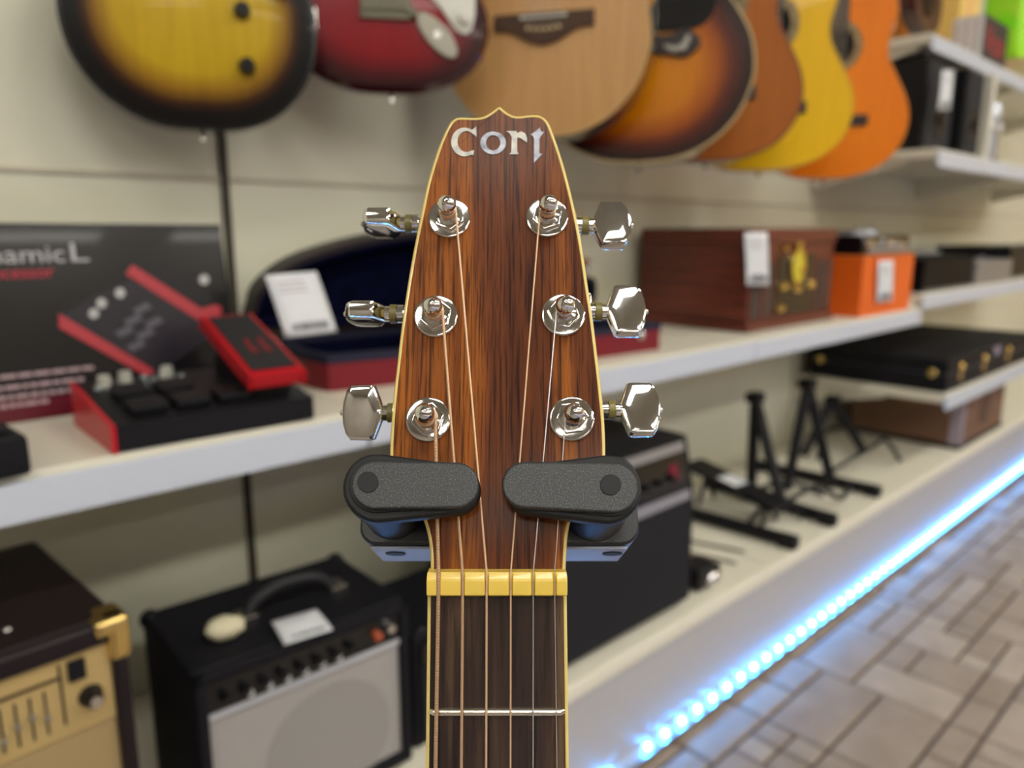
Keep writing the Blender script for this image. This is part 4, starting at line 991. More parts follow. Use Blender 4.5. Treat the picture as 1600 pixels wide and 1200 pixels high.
# silver-grille combo amplifier
A = onY(303, 1066, .80); B = onY(632, 930, .80)
ya = .80
h = (A.z+B.z)/2-PLAT_Z
t = empty('guitar_amplifier', (A.x, ya, PLAT_Z), 'black combo amplifier with silver grille cloth and top handle', 'amplifier')
W = Matrix.Translation((A.x, ya, PLAT_Z)) @ Matrix.Rotation(R(-2), 4, 'Z'); w_ = B.x-A.x; dp = .20
m = MB(); m.box((0, .012, .008), (w_, dp, h), .006, 3); m.build('cabinet', VINYL, t, W)
m = MB()
for a, b2 in (((0, 0, h-.016), (w_, .013, h)), ((0, 0, .008), (.014, .013, h)), ((w_-.014, 0, .008), (w_, .013, h)), ((0, 0, .008), (w_, .013, .024))): m.box(a, b2, .004)
m.build('front_frame', VINYL, t, W)
cph = .038
m = MB(); m.box((.014, .006, h-.016-cph), (w_-.014, .0125, h-.016)); cp = m.build('control_panel', GLOSSBLACK, t, W)
m = MB(); m.box((.014, .0035, h-.024-cph), (w_-.014, .012, h-.017-cph), .001); m.build('silver_piping', mat('silver_piping', S(205, 208, 214), .35, .3), t, W)
def grille_mat(name, c1, c2, sc_, rough=.6, horiz=True):
    m = bpy.data.materials.new(name); m.use_nodes = True; nt = m.node_tree; L = nt.links.new; p = nt.nodes['Principled BSDF']
    tc = nt.nodes.new('ShaderNodeTexCoord'); sp = nt.nodes.new('ShaderNodeSeparateXYZ'); L(tc.outputs['Object'], sp.inputs[0])
    def wv(o, s_):
        a = nt.nodes.new('ShaderNodeMath'); a.operation = 'MULTIPLY'; a.inputs[1].default_value = s_; L(sp.outputs[o], a.inputs[0])
        b_ = nt.nodes.new('ShaderNodeMath'); b_.operation = 'SINE'; L(a.outputs[0], b_.inputs[0]); return b_
    A_ = wv('Z', sc_); B_ = wv('X', sc_*1.27)
    ad = nt.nodes.new('ShaderNodeMath'); ad.operation = 'MULTIPLY_ADD'; L(A_.outputs[0], ad.inputs[0]); ad.inputs[1].default_value = .5; L(B_.outputs[0], ad.inputs[2])
    rp = nt.nodes.new('ShaderNodeMapRange'); rp.inputs[1].default_value = -1.3; rp.inputs[2].default_value = 1.3; L(ad.outputs[0], rp.inputs[0])
    mx = nt.nodes.new('ShaderNodeMix'); mx.data_type = 'RGBA'; L(rp.outputs[0], mx.inputs[0]); mx.inputs[6].default_value = (*c1, 1); mx.inputs[7].default_value = (*c2, 1)
    L(mx.outputs[2], p.inputs['Base Color']); p.inputs['Roughness'].default_value = rough
    return m
GR = grille_mat('silver_grille_cloth', S(130, 126, 122), S(196, 192, 186), 2200)
m = MB(); m.box((.0145, .008, .0245), (w_-.0145, .0122, h-.0245-cph), .0008); m.build('grille_cloth', GR, t, W)
m = MB(); m.lathe([(0, 0), (.088, 0), (.088, .0012), (0, .0016)], 48, M=frame((w_*.58, .0082, h-.024-cph-.105), (1, 0, 0), (0, 0, 1), (0, -1, 0))); m.build('speaker_ring', grille_mat('grille_over_cone', S(120, 117, 113), S(182, 178, 172), 2200), t, W)
kk = .014+.02
for k in range(8):
    x_ = .034+k*(w_-.10)/8
    m = MB(); m.lathe([(0, .013), (.0045, .0125), (.005, .006), (.0075, .002), (.0075, 0), (0, 0)], 18, M=frame((x_, .006, h-.016-cph*.55), (1, 0, 0), (0, 0, 1), (0, -1, 0))); kn = m.build('knob', GLOSSBLACK, cp, W)
for k in (1, 2, 3, 4, 5, 6):
    x_ = .034+k*(w_-.10)/8+.006
    m = MB(); m.lathe([(0, .007), (.0036, .006), (.0044, .003), (.0044, 0), (0, 0)], 14, M=frame((x_, .006, h-.016-cph*.78), (1, 0, 0), (0, 0, 1), (0, -1, 0))); m.build('chrome_stud', mat('bright_stud', S(235, 235, 235), .3, .2), cp, W)
m = MB(); m.cyl((w_-.05, .006, h-.016-cph*.5), (w_-.05, -.004, h-.016-cph*.5), .006); m.build('jewel_lamp', mat('amber_jewel', S(180, 90, 60), .2), cp, W)
m = MB(); m.cyl((w_-.03, .006, h-.016-cph*.4), (w_-.03, -.004, h-.016-cph*.4), .006); m.build('jack_socket', CHROME, cp, W)
m = MB(); m.tube([tuple(q) for q in spline([(w_*.36, .10, h+.002), (w_*.40, .10, h+.018), (w_*.52, .10, h+.030), (w_*.68, .10, h+.026), (w_*.76, .10, h+.010), (w_*.79, .10, h+.002)], 5)], .0085, 12); hd = m.build('handle', mat('handle_rubber', S(24, 24, 28), .6), t, W)
for f_ in (.35, .80):
    m = MB(); m.box((w_*f_-.012, .085, h+.0003), (w_*f_+.012, .115, h+.006), .002); m.build('handle_bracket', NICKEL, hd, W)
for p in ((.008, dp-.008, h-.008), (w_-.008, dp-.008, h-.008)): corner(t, p, BLACK, W, .013)
for x_, y_ in ((.03, .04), (w_-.03, .04), (.03, dp-.03), (w_-.03, dp-.03)):
    m = MB(); m.cyl((x_, y_, 0), (x_, y_, .009), .012); m.build('foot', BLACK, t, W)
zt = PLAT_Z+h
a = onZ(352, 988, zt+.006)
m = MB(); m.sphere((0, 0, 0), .020, (1.2, .95, .62), 10)
o = m.build('crumpled_paper', mat('cream_paper', S(216, 208, 176), .8), None, Matrix.Translation((a.x, a.y, zt+.0125)))
rnd = random.Random(2)
for v in o.data.vertices: v.co *= 1+.22*(rnd.random()-.5)
tag(o, 'crumpled cream paper lying on the silver-grille amplifier', 'paper')
zz = zt+.003
price_tag('price_tag', [onZ(424, 972, zz+.004), onZ(494, 952, zz+.004), onZ(520, 984, zz), onZ(444, 1008, zz)], 'white price tag lying on top of the silver-grille amplifier')

# slim dark amplifier between the silver-grille one and the tall one
t = empty('guitar_amplifier', (.60, .80, PLAT_Z), 'black amplifier half hidden behind the guitar neck beside the silver-grille one', 'amplifier')
W = Matrix.Translation((B.x+.018, .80, PLAT_Z)); w2 = .79-(B.x+.018)
m = MB(); h = h-.075; m.box((0, .01, 0), (w2, .18, h+.005), .006); m.build('cabinet', VINYL, t, W)
m = MB(); m.box((.012, .005, .012), (w2-.012, .0098, h-.05), .001); m.build('grille_cloth', MATS['navy_black_cloth'], t, W)
m = MB(); m.box((.012, .004, h-.045), (w2-.012, .0098, h-.012), .001); m.build('control_panel', GLOSSBLACK, t, W)
for x_ in (.02, w2-.02): corner(t, (x_, .02, h), BLACK, W, .010)

# brown and gold acoustic amplifier at the lower left
C0 = onY(193, 975, .80)
Cz = C0.z
G = Matrix.Translation((C0.x, .795, PLAT_Z)) @ Matrix.Rotation(R(4), 4, 'Z')
t = empty('acoustic_amplifier', G, 'dark brown amplifier with gold corner and sandy control panel at lower left', 'amplifier')
h = Cz-PLAT_Z+.012; w_ = .36; dp = .29
m = MB(); m.box((-w_, .012, .006), (0, dp, h), .008, 3); m.build('cabinet', BROWNVINYL, t)
m = MB()
for a, b2 in (((-w_, -.002, h-.024), (0, .0125, h)), ((-w_, -.002, .006), (-w_+.016, .0125, h)), ((-.016, -.002, .006), (0, .0125, h)), ((-w_, -.002, .006), (0, .0125, .024))): m.box(a, b2, .005, 3)
m.build('front_frame', BROWNVINYL, t)
SAND = mat('sand_panel', S(206, 178, 118), .4, .3)
m = MB(); m.box((-w_+.016, .004, h-.024-.085), (-.016, .0122, h-.024), .001); cp = m.build('control_panel', SAND, t)
m = MB(); m.box((-.20, .0025, h-.045), (-.062, .0042, h-.042)); m.box((-.064, .0025, h-.095), (-.0618, .0042, h-.030)); m.build('panel_line', mat('engraved_brown', S(60, 46, 28), .6), cp)
for k in range(9):
    x_ = -.078-.0125*k
    m = MB(); m.box((x_-.0010, .0030, h-.098), (x_+.0010, .0042, h-.052)); sl_ = m.build('slider_slot', BARC, cp)
    m = MB(); m.box((x_-.0024, -.001, h-.083+.008*math.sin(k*1.3)), (x_+.0024, .0032, h-.077+.008*math.sin(k*1.3)), .0008); m.build('slider', mat('slider_grey', S(130, 126, 116), .4), sl_)
m = MB(); m.box((-.056, .000, h-.052), (-.040, .0045, h-.030), .001); m.build('switch', BLACK, cp)
m = MB(); m.lathe([(0, .016), (.008, .015), (.010, .004), (.012, 0), (0, 0)], 24, M=frame((-.038, .004, h-.075), (1, 0, 0), (0, 0, 1), (0, -1, 0))); m.build('knob', BLACK, cp)
m = MB(); m.cyl((-.038, -.012, h-.075), (-.038, -.014, h-.075), .006); m.build('knob_cap', NICKEL, cp)
m = MB(); m.box((-w_+.016, .006, .024), (-.016, .0122, h-.110), .001); m.build('grille_cloth', grille_mat('woven_cane_cloth', S(128, 104, 66), S(200, 174, 124), 2600, .7, False), t)
m = MB(); m.box((-.030, -.006, h-.016), (.004, .018, h+.003), .006, 3); m.box((-.018, -.0058, h-.045), (.004, .012, h+.0), .006, 3); m.box((-.022, -.004, h-.010), (.004, .036, h+.003), .005, 3); m.build('corner_cap', GOLD, t)
for x_ in (-.09,):
    m = MB(); m.sphere((x_, .055, h), .004, (1, 1, .6), 8); m.build('screw', CHROME, t)
for x_, y_ in ((-.03, .04), (-w_+.03, .04), (-.03, dp-.03), (-w_+.03, dp-.03)):
    m = MB(); m.cyl((x_, y_, 0), (x_, y_, .007), .012); m.build('foot', BLACK, t)

# ============================================================ the guitar in front
class Fr:
    """plane frame given in camera space; up() drops a photo pixel on the plane at height w"""
    def __init__(s, o, th):
        s.o = Vector(o); s.x = Vector((1, 0, 0)); s.y = Vector((0, math.cos(th), -math.sin(th))); s.z = Vector((0, math.sin(th), math.cos(th)))
        s.M = CAM @ frame(s.o, s.x, s.y, s.z)
    def up(s, px, py, w=0.):
        r = Vector(((px-800)/FPX, (600-py)/FPX, -1)); o = s.o+s.z*w
        k = o.dot(s.z)/r.dot(s.z); q = r*k-s.o
        return (q.dot(s.x), q.dot(s.y))
    def cam3(s, u, v, w): return s.o+s.x*u+s.y*v+s.z*w
def camo(px, py, d): return Vector(((px-800)/FPX*d, (600-py)/FPX*d, -d))
DN = .2317
NUT = camo(776.5, 932, DN)                                 # front lower edge of the nut
FB = Fr(NUT+Vector((0, 0, -.0035)), 0)                     # top of the fretboard
HS = Fr(camo(776.5, 897, DN+.0045), R(13))                 # face of the headstock
TAIL = CAM @ frame(NUT+Vector((0, -.79, 0)), (1, 0, 0), (0, 1, 0), (0, 0, 1))
gt = empty('acoustic_guitar', TAIL, 'acoustic guitar with rosewood headstock and pearl lettering held in a black stand', 'guitar')
pix = [(779.5, 166), (769, 173.5), (756, 181), (742, 183.2), (724, 182.5), (712, 184), (702, 193), (691, 215), (680.6, 243), (667.5, 287), (657.5, 335), (646.5, 389), (636, 450), (627, 512), (620.5, 568), (615, 615), (611, 665), (609, 710), (613, 738), (628, 765), (645, 783), (656, 799), (664.5, 822), (670, 846), (672.3, 872), (672.5, 896)]
pixr = [(884, 896), (884.8, 872), (888, 832), (896, 801), (908, 783), (925, 764), (941, 738), (946, 712), (944.5, 660), (940, 612), (935, 568), (926.7, 500), (918, 442), (909.6, 385), (899, 330), (887.5, 282), (875.5, 240), (865, 210), (856.5, 190), (845, 180.5), (830, 178.8), (807, 181), (794, 176), (786, 170)]
hp = [HS.up(*p) for p in pix+pixr]
nl = len(pix)
hq = hp[nl:]+hp[:nl]                        # from the right foot round the tip to the left foot
ho = [(q.x, q.y) for q in spline([(*a, 0) for a in hq], 3)]
if area2(ho) < 0: ho = ho[::-1]
hi_ = inset(ho, .0011)
HT = .0145
# core
m = MB(); m.prism(inset(ho, .0003), -HT, -.0016, .001); m.build('headstock', MAHOG, gt, HS.M)
hf_ = gt.children[-1] if gt.children else None
m = MB(); m.prism(hi_, -.002, 0.0); m.build('headstock_veneer', ROSE, gt, HS.M)
m = MB()
def bring(t):
    n = len(ho); prof = [(0, -HT*.55), (0, -.0006), (.0003, -.0001), (.0008, .00005), (.0012, -.0001), (.0012, -HT*.55)]
    rg = []
    for d, z in prof:
        o2 = inset(ho, d) if d else ho
        rg.append([t.verts.new((p[0], p[1], z)) for p in o2])
    for i in range(len(rg)-1):
        for k in range(n): t.faces.new((rg[i][k], rg[i][(k+1) % n], rg[i+1][(k+1) % n], rg[i+1][k]))
    bmesh.ops.recalc_face_normals(t, faces=t.faces[:])
m._add(bring); m.build('headstock_binding', CREAM, gt, HS.M)
# pearl lettering, traced letter by letter
def cp6(x_, y_): return (660+x_/5, 160+y_/5)
def letter(pts, hole=None, smooth=True):
    P = [HS.up(*cp6(*p)) for p in pts]
    if area2(P) < 0: P = P[::-1]
    return P
m = MB()
Cc = []
for k in range(25):                                     # C: outer arc, inner arc with serif
    a = R(48+(360-48-62)*k/24); Cc.append((330+105*math.cos(a), 314-112*math.sin(a)))
Ci = []
for k in range(25):
    a = R(298-(298-56)*k/24); Ci.append((345+70*math.cos(a), 310-82*math.sin(a)))
Cpts = [(424, 272), (420, 192), (398, 212)]+Cc[1:]+[(398, 418), (404, 378)]+Ci
m.prism(letter(Cpts), .00005, .0004); m.build('pearl_letter', PEARL, gt, HS.M)
m = MB(); ou = [HS.up(*cp6(553+100*math.cos(R(a)), 321+88*math.sin(R(a)))) for a in range(0, 360, 10)]
ii = [HS.up(*cp6(553+56*math.cos(R(a)), 320+60*math.sin(R(a)))) for a in range(0, 360, 10)]
ring(m, ou, ii, .00005, .0004); m.build('pearl_letter', mat('mother_of_pearl_blue', S(190, 194, 206), .35, coat=.1, noise=.35, nscale=260, c2=S(112, 116, 136)), gt, HS.M)
m = MB(); m.prism(letter([(656, 228), (735, 228), (740, 245), (772, 230), (802, 246), (818, 282), (817, 318), (790, 300), (765, 282), (740, 278), (740, 380), (750, 408), (678, 410), (694, 392), (698, 275), (680, 245)]), .00005, .0004); m.build('pearl_letter', PEARL, gt, HS.M)
m = MB(); m.prism(letter([(846, 255), (888, 228), (916, 198), (926, 232), (950, 234), (924, 270), (915, 290), (913, 400), (938, 408), (905, 440), (872, 474), (872, 400), (873, 290), (866, 268)]), .00005, .0004); m.build('pearl_letter', MATS['mother_of_pearl_blue'], gt, HS.M)

# nut
nu = Fr(NUT, 0)
NM = mat('yellow_nut', S(242, 208, 92), .35, coat=.3)
slots = [685.3, 723, 760.4, 798, 833, 866.6]
yl0, yl1 = nu.up(0, 932)[1], nu.up(0, 895)[1]
m = MB(); xa_, xb_ = nu.up(667, 932)[0], nu.up(886, 932)[0]
m.box((xa_, yl0, -.0065), (xb_, yl1, -.0009), .0003)
nb = m.build('nut', NM, gt, nu.M)
ed = [666.5]+slots+[886.5]
m = MB()
for k in range(7):
    a = nu.up(ed[k]+(0 if k == 0 else 2.6), 0)[0]; b2 = nu.up(ed[k+1]-(0 if k == 6 else 2.6), 0)[0]
    pr = [(yl0+.0001, -.0012), (yl0+.0001, -.0001), (yl0+.0006, .0005), (yl0+.0045, .0006), (yl0+.0056, .0001), (yl1-.0001, -.0010)]
    m.prism(pr, a, b2, .00035, 2, M=PF)
m.build('nut_teeth', NM, gt, nu.M)

# fretboard, binding, frets, neck
def fbx(px, py): return FB.up(px, py)[0]
y_n = FB.up(0, 932)[1]; y_b = -.335
xl0, xr0 = fbx(668, 935), fbx(885.5, 935)
sl_ = (fbx(664.5, 1200)-fbx(667.5, 935))/(FB.up(0, 1200)[1]-y_n); sr_ = (fbx(889, 1200)-fbx(885.5, 935))/(FB.up(0, 1200)[1]-y_n)
def ex(y, s_): return (xl0+sl_*(y-y_n)) if s_ < 0 else (xr0+sr_*(y-y_n))
bd = .0011
m = MB(); m.prism([(ex(y_b, -1)+bd, y_b), (ex(y_b, 1)-bd, y_b), (ex(y_n, 1)-bd, y_n), (ex(y_n, -1)+bd, y_n)], -.006, 0, .0002, 1); m.build('fretboard', FRETB, gt, FB.M)
for s_ in (-1, 1):
    m = MB(); m.prism([(ex(y_b, s_), y_b), (ex(y_b, s_)-s_*bd, y_b), (ex(y_n, s_)-s_*bd, y_n), (ex(y_n, s_), y_n)], -.006, .0001, .0003, 2); m.build('fretboard_binding', CREAM, gt, FB.M)
y_1 = FB.up(0, 1112)[1]; sc_len = (y_n-y_1)/(1-2**(-1/12))
for k in range(1, 15):
    yy = y_n-sc_len*(1-2**(-k/12))
    m = MB()
    a, b2 = ex(yy, -1)+.0007, ex(yy, 1)-.0007
    m.tube([(a, yy, -.0008), (a+.0016, yy, .0003), (b2-.0016, yy, .0003), (b2, yy, -.0008)], [.0006, .0012, .0012, .0006], 12)
    m.build('fret', mat('fret_nickel', (.72, .68, .58), .22, 1.), gt, FB.M)
m = MB()
def nk(t):
    rg = []
    for y in (y_n+.006, y_n-.03, y_b):
        a, b2 = ex(y, -1)+.0002, ex(y, 1)-.0002; c = (a+b2)/2; rr = (b2-a)/2
        rg.append([t.verts.new((c+rr*math.cos(R(q)), y, -.006-.016*math.sin(R(q))**.8 if q not in (0, 180) else -.006)) for q in range(0, 181, 12)])
    for A_, B_ in zip(rg, rg[1:]):
        for k in range(len(A_)-1): t.faces.new((A_[k], A_[k+1], B_[k+1], B_[k]))
    for r_ in rg: 
        pass
    t.faces.new(rg[0]); t.faces.new(rg[-1])
    for k in (0, -1): t.faces.new((rg[0][0], rg[0][-1], rg[1][-1], rg[1][0])) if k == 0 else t.faces.new((rg[1][0], rg[1][-1], rg[2][-1], rg[2][0]))
    bmesh.ops.recalc_face_normals(t, faces=t.faces[:])
m._add(nk); m.build('neck', MAHOG, gt, FB.M)

# tuners
def hexagon(r, a0=0): return [(r*math.cos(R(a0+60*k)), r*math.sin(R(a0+60*k))) for k in range(6)]
pos = {'L1': (702, 340.5, 1), 'L2': (681, 494, 1), 'L3': (669, 655.5, 1), 'R1': (854.5, 339.5, 1), 'R2': (880, 492, 1), 'R3': (893.5, 654.5, 1)}
OLIVE = mat('olive_washer', S(120, 112, 60), .35)
btn = {'L1': ((652, 349), (628, 350), -1, 86), 'L2': ((630, 490.5), (604, 491), -1, 84), 'L3': ((615, 645), (600, 645), -1, -9),
       'R1': ((908, 352), (925, 353), 1, -14), 'R2': ((930, 487), (946, 487), 1, -5), 'R3': ((944, 640), (967, 641), 1, -8)}
WB = -.0135
tips = {}
for k, (px, py, _) in pos.items():
    u, v = HS.up(px, py, .0005)
    W = HS.M @ Matrix.Translation((u, v, 0))
    m = MB(); m.lathe([(.0030, .0001), (.0073, .0000), (.0075, .0003), (.0073, .0008), (.0067, .0011), (.0030, .0011)], 48); wsh = m.build('tuning_machine', CHROME, gt, W)
    m = MB(); m.prism(hexagon(.0055, random.Random(px).random()*50), .0009, .0030, .0004, 2); m.build('hex_nut', CHROME, wsh, W)
    m = MB(); m.lathe([(0, .0031), (.0040, .0031), (.0040, .0036), (.0031, .0040), (.0030, .0055), (.0024, .0070), (.0024, .0088), (.0031, .0100), (.0032, .0113), (.0026, .0127), (.0015, .0136), (.0007, .0139), (.0005, .0144), (0, .0145)], 36); m.build('string_post', CHROME, wsh, W)
    (sx_, sy_), (bx_, by_), sd, rot = btn[k]
    s0 = HS.up(sx_, sy_, WB); b0 = HS.up(bx_, by_, WB)
    vv = (s0[1]+b0[1])/2
    Wb = HS.M @ Matrix.Translation((b0[0], vv, WB)) @ (Matrix.Rotation(R(180), 4, 'Y') if sd < 0 else Matrix.Identity(4))
    Ws = HS.M @ Matrix.Translation((0, 0, WB))
    inner = u+sd*.004
    m = MB(); m.cyl((inner, vv, 0), (b0[0]+sd*.001, vv, 0), .0021, 20); m.cyl((b0[0]-sd*.0062, vv, 0), (b0[0]-sd*.0040, vv, 0), .0033, 24); m.cyl((b0[0]-sd*.0012, vv, 0), (b0[0]+sd*.0008, vv, 0), .0028, 24); m.build('shaft', CHROME, wsh, Ws)
    m = MB(); m.cyl((b0[0]-sd*.0037, vv, 0), (b0[0]-sd*.0014, vv, 0), .0034, 24); m.build('collar_washer', OLIVE, wsh, Ws)
    m = MB(); m.box((inner-.008, vv-.009, -.003), (inner+.004*0+.008, vv+.009, .0015), .002) ; m.build('gear_housing', CHROME, wsh, HS.M @ Matrix.Translation((0, 0, -HT-.003)))
    bp = [(0, -.0014), (0, .0014), (.0030, .0092), (.0042, .0096), (.0112, .0094), (.0128, .0074), (.0139, .0040), (.0143, 0), (.0139, -.0040), (.0128, -.0074), (.0112, -.0094), (.0042, -.0096), (.0030, -.0092)]
    m = MB()
    def btnf(t):
        vb = []
        zs = [(-.00325, .0), (-.0032, .45), (-.0030, .84), (-.0025, .96), (-.0012, 1.0), (.0012, 1.0), (.0025, .96), (.0030, .84), (.0032, .45), (.00325, .0)]
        n = len(bp)
        for z3, sc3 in zs:
            if sc3 == 0: vb.append([t.verts.new((.0072, 0, z3))])
            else: vb.append([t.verts.new((.0072+(p[0]-.0072)*sc3, p[1]*sc3, z3)) for p in bp])
        for A_, B_ in zip(vb, vb[1:]):
            for q in range(n):
                if len(A_) == 1: t.faces.new((A_[0], B_[q], B_[(q+1) % n]))
                elif len(B_) == 1: t.faces.new((A_[q], B_[0], A_[(q+1) % n]))
                else: t.faces.new((A_[q], A_[(q+1) % n], B_[(q+1) % n], B_[q]))
        bmesh.ops.recalc_face_normals(t, faces=t.faces[:])
    m._add(btnf); m.sphere((.0143, 0, 0), .0011, n=8)
    m.build('tuner_button', CHROME, wsh, Wb @ Matrix.Rotation(R(rot), 4, 'X'), angle=40)
    tips[k] = (u, v)

def wound_mat(name, c, pitch, metal=.45):
    m = bpy.data.materials.new(name); m.use_nodes = True; nt = m.node_tree; L = nt.links.new; p = nt.nodes['Principled BSDF']
    tc = nt.nodes.new('ShaderNodeTexCoord'); sp = nt.nodes.new('ShaderNodeSeparateXYZ'); L(tc.outputs['Object'], sp.inputs[0])
    a = nt.nodes.new('ShaderNodeMath'); a.operation = 'MULTIPLY'; a.inputs[1].default_value = 2*math.pi/pitch; L(sp.outputs['Y'], a.inputs[0])
    s_ = nt.nodes.new('ShaderNodeMath'); s_.operation = 'SINE'; L(a.outputs[0], s_.inputs[0])
    rp = nt.nodes.new('ShaderNodeMapRange'); rp.inputs[1].default_value = -1; rp.inputs[2].default_value = .4; rp.inputs[3].default_value = .25; L(s_.outputs[0], rp.inputs[0])
    mx = nt.nodes.new('ShaderNodeMix'); mx.data_type = 'RGBA'; L(rp.outputs[0], mx.inputs[0]); mx.inputs[6].default_value = (c[0]*.15, c[1]*.12, c[2]*.1, 1); mx.inputs[7].default_value = (*c, 1)
    L(mx.outputs[2], p.inputs['Base Color']); p.inputs['Metallic'].default_value = metal; p.inputs['Roughness'].default_value = .4
    return m
BR1 = wound_mat('bronze_winding_coarse', (.78, .50, .30), .00045); BR2 = wound_mat('bronze_winding', (.85, .56, .34), .0003)
BR3 = mat('bronze_fine', (.80, .54, .33), .4, .45); ST3 = mat('bright_steel', (.82, .82, .84), .3, 1.)
toH = HS.M.inverted() @ nu.M; fromH = nu.M.inverted() @ HS.M
spec = [('L3', 685.3, 681, .00062, BR1, 1), ('L2', 723, 721.2, .00046, BR2, 1), ('L1', 760.4, 759.6, .00036, BR3, 1), ('R1', 798, 797.6, .00028, BR3, -1), ('R2', 833, 832.6, .00021, ST3, -1), ('R3', 866.6, 870, .00016, ST3, -1)]
for k, xn, xb2, r_, m_, sd in spec:
    u, v = tips[k]
    hz = .0075
    q = fromH @ Vector((u+sd*(.0024+r_), v-.0005, hz))
    xs, yn1 = nu.up(xn, 897); ys = nu.up(xn, 930)[1]
    xs2 = nu.up(xb2, 1200)[0]; yb2 = nu.up(0, 1200)[1]
    yy = -.61; slope = (xs2-xs)/(yb2-ys)
    m = MB(); zc = r_*.55+.0001
    P = [tuple(q), (xs, yn1+.0003, zc-.0004), (xs, (yn1+ys)/2, zc), (xs, ys, zc), (xs+slope*(yy-ys), yy, .008)]
    m.tube(P, r_, 10)
    s_ = m.build('string', m_, gt, nu.M)
    # windings on the post
    turns = 3 if k[0] == 'L' else 4
    cc = []
    for i in range(turns*16+1):
        a = R((0 if sd > 0 else 180)-sd*i*22.5); cc.append((u+(.0024+r_)*math.cos(a), v+(.0024+r_)*math.sin(a), hz-(i/16)*2*r_*1.02+.0))
    m = MB(); m.tube(cc, r_, 8); m.build('string_winding', BR3 if m_ in (BR1, BR2) else m_, s_, HS.M)

# guitar body, below the frame
bo = acoustic_outline(.36, .46); bo = bo if area2(bo) > 0 else bo[::-1]
BZ = -.0105
BW_ = TAIL @ Matrix.Translation((0, 0, BZ))
m = MB(); side_wall(m, bo, -.095, -.0005, 0); m.build('body_side', SIDEB, gt, BW_)
tp = top_plate('soundboard', inset(bo, .003), 0, SPRUCE, gt, cy=.15); tp.matrix_basis = WM[gt].inverted() @ BW_
m = MB(); ring(m, bo, inset(bo, .003), -.005, .0006); m.build('body_binding', CREAM, gt, BW_)
m = MB(); m.box((-.08, .135, .0003), (.08, .165, .009), .002); m.build('bridge', MATS['rosewood_bridge'], gt, BW_)
m = MB(); m.prism(circle(0, .31, .048, 40), .0004, .0009); m.build('soundhole', MATS['soundhole_dark'], gt, BW_)

# ------------------------------------------------------------ the stand that grips the headstock
YK = Fr(camo(778, 757, .2265), R(22))
YK0 = YK
st = empty('guitar_stand', Matrix.Translation(((CAM @ camo(778, 850, .33)).x, (CAM @ camo(778, 850, .33)).y, 0)), 'black guitar stand whose two arms close over the rosewood headstock', 'guitar stand')
SPK = bpy.data.materials.new('speckled_grey_plastic'); SPK.use_nodes = True
nt = SPK.node_tree; p = nt.nodes['Principled BSDF']; tc = nt.nodes.new('ShaderNodeTexCoord'); n = nt.nodes.new('ShaderNodeTexNoise'); n.inputs['Scale'].default_value = 2300; n.inputs['Detail'].default_value = 3
nt.links.new(tc.outputs['Object'], n.inputs['Vector']); rp = nt.nodes.new('ShaderNodeValToRGB'); rp.color_ramp.elements[0].position = .5; rp.color_ramp.elements[0].color = (*S(46, 48, 49), 1); rp.color_ramp.elements[1].position = .85; rp.color_ramp.elements[1].color = (*S(120, 124, 126), 1)
nt.links.new(n.outputs[0], rp.inputs[0]); nt.links.new(rp.outputs[0], p.inputs['Base Color']); p.inputs['Roughness'].default_value = .5
bp_ = nt.nodes.new('ShaderNodeBump'); bp_.inputs['Strength'].default_value = .3; bp_.inputs['Distance'].default_value = .0002; nt.links.new(n.outputs[0], bp_.inputs['Height']); nt.links.new(bp_.outputs[0], p.inputs['Normal'])
RUB = mat('black_rubber', (.007, .007, .008), .5, bump=.2, bscale=1500, spec=.35)
def stadium(c0, r0, c1, r1, n=18):
    """outline around two circles in pixels"""
    d = math.atan2(c1[1]-c0[1], c1[0]-c0[0]); L_ = math.hypot(c1[0]-c0[0], c1[1]-c0[1]); be = math.acos(max(-1, min(1, (r0-r1)/L_)))
    o = []
    for i in range(n+1):
        a = d+be+(2*math.pi-2*be)*i/n; o.append((c0[0]+r0*math.cos(a), c0[1]+r0*math.sin(a)))
    for i in range(n+1):
        a = d-be+(2*be)*i/n; o.append((c1[0]+r1*math.cos(a), c1[1]+r1*math.sin(a)))
    return o
def yk(pts, w):
    P = [YK.up(*q, w) for q in pts]; return P if area2(P) > 0 else P[::-1]
arms = (('L', (586, 757.5), 36.5, (713, 758), 34.5, (575, 753.5), (589, 762), 54, (712, 764), 39),
        ('R', (959, 762), 38, (820, 757.5), 35, (954, 757.5), (949, 764), 54, (828, 764), 39))
for nm, c0, r0, c1, r1, cc, d0_, dr0, d1_, dr1 in arms:
    m = MB(); m.prism(yk(stadium(d0_, dr0, d1_, dr1), -.0035), -.0085, -.0032, .0012, 3); ar = m.build('grip_arm', RUB, st, YK.M)
    m = MB(); m.prism(yk(stadium((c0[0]+(1 if nm == 'L' else -1)*1, c0[1]+2), r0+5, c1, r1+1, 20), -.0028), -.0034, -.0026, .0003); m.build('grip_lip', RUB, ar, YK.M)
    m = MB(); m.prism(yk(stadium(c0, r0, c1, r1, 22), 0.), -.0030, 0, .0006, 3, both=False); cp_ = m.build('cover_plate', SPK, ar, YK.M)
    m = MB(); m.prism(yk([(cc[0]+16.5*math.cos(R(a)), cc[1]+16.5*math.sin(R(a))) for a in range(0, 360, 12)], .0001), -.0001, .0003, .0001, 1); m.build('screw_plug', BLACK, ar, YK.M)
    u, v = YK.up(*( (596, 762) if nm == 'L' else (943, 766)), -.008)
    m = MB(); m.lathe([(0, -.008), (.0098, -.008), (.0104, -.010), (.0100, -.018), (.0104, -.030), (.0104, -.040), (0, -.040)], 40, M=Matrix.Translation((u, v-.0005, 0))); m.build('rubber_post', RUB, ar, YK.M)
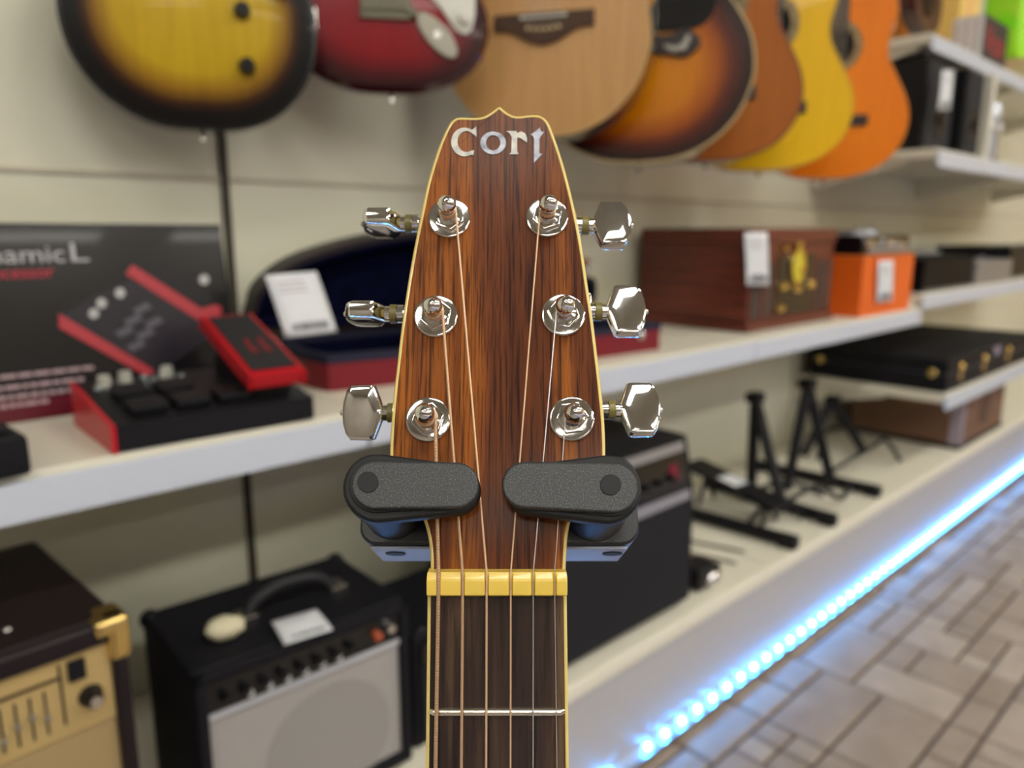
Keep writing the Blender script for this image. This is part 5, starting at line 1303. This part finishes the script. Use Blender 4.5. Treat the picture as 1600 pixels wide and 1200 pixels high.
# yoke block
BKZ = -.036
bl_ = YK.up(560, 846, BKZ); br_ = YK.up(1000, 846, BKZ)
yt = bl_[1]+.030
m = MB(); x0_, x1_ = bl_[0], br_[0]; y0_ = (YK.up(778, 851, BKZ)[1])
blk = []
rr_ = .006
for cx_, cy_, a0 in ((x0_+rr_, y0_+rr_, 180), (x1_-rr_, y0_+rr_, 270), (x1_-rr_, yt-rr_, 0), (x0_+rr_, yt-rr_, 90)):
    blk += [(cx_+rr_*math.cos(R(a0+q)), cy_+rr_*math.sin(R(a0+q))) for q in range(0, 91, 15)]
m.prism(blk, BKZ-.030, BKZ, .0012, 3); yb_ = m.build('yoke_block', mat('satin_black_plastic', (.016, .017, .02), .35, bump=.25, bscale=1200), st, YK.M)
m = MB(); m.box((x0_+.004, y0_-.0012, BKZ-.028), (x1_-.004, y0_-.0001, BKZ-.002), .0004); m.build('added_glow_plate', mat('pale_glow_plate', S(168, 174, 192), .4), yb_, YK.M)  # added pale bluish plate, lifts the blue glow under the block
for px in (612, 962):
    u, v = YK.up(px, 848, BKZ)
    m = MB(); m.cyl((u, y0_-.0016, BKZ-.010), (u, y0_+.001, BKZ-.010), .0035, 20); m.build('screw_hole', mat('screw_dark', (.004, .004, .006), .6), yb_, YK.M)
# pole, tripod
yc = YK.M @ Vector((YK.up(778, 800, BKZ)[0], y0_+.012, BKZ-.028))
pz = yc.z-.004
back = (CAM.to_3x3() @ Vector((0, 0, -1))); back.z = 0; back.normalize()
pb = Vector((yc.x, yc.y, 0))+back*.020
m = MB(); m.tube([tuple(yc), (pb.x, pb.y, pz-.02), (pb.x, pb.y, pz-.06)], .0085, 16); m.build('yoke_neck', BLACK, st, Matrix.Identity(4))
m = MB(); m.cyl((pb.x, pb.y, pz-.05), (pb.x, pb.y, .14), .0105, 24); m.build('pole', GLOSSBLACK, st, Matrix.Identity(4))
m = MB(); m.lathe([(0, -.02), (.02, -.02), (.022, 0), (.02, .03), (0, .03)], 24, M=Matrix.Translation((pb.x, pb.y, .16))); m.build('collar', BLACK, st, Matrix.Identity(4))
for q in (50, 170, 290):
    d = Vector((math.cos(R(q)), math.sin(R(q)), 0))
    m = MB(); m.tube([(pb.x+d.x*.015, pb.y+d.y*.015, .16), (pb.x+d.x*.27, pb.y+d.y*.27, .012)], .008, 12); lg = m.build('leg', GLOSSBLACK, st, Matrix.Identity(4))
    m = MB(); m.sphere((pb.x+d.x*.275, pb.y+d.y*.275, .0125), .012, n=8); m.build('rubber_foot', BLACK, lg, Matrix.Identity(4))
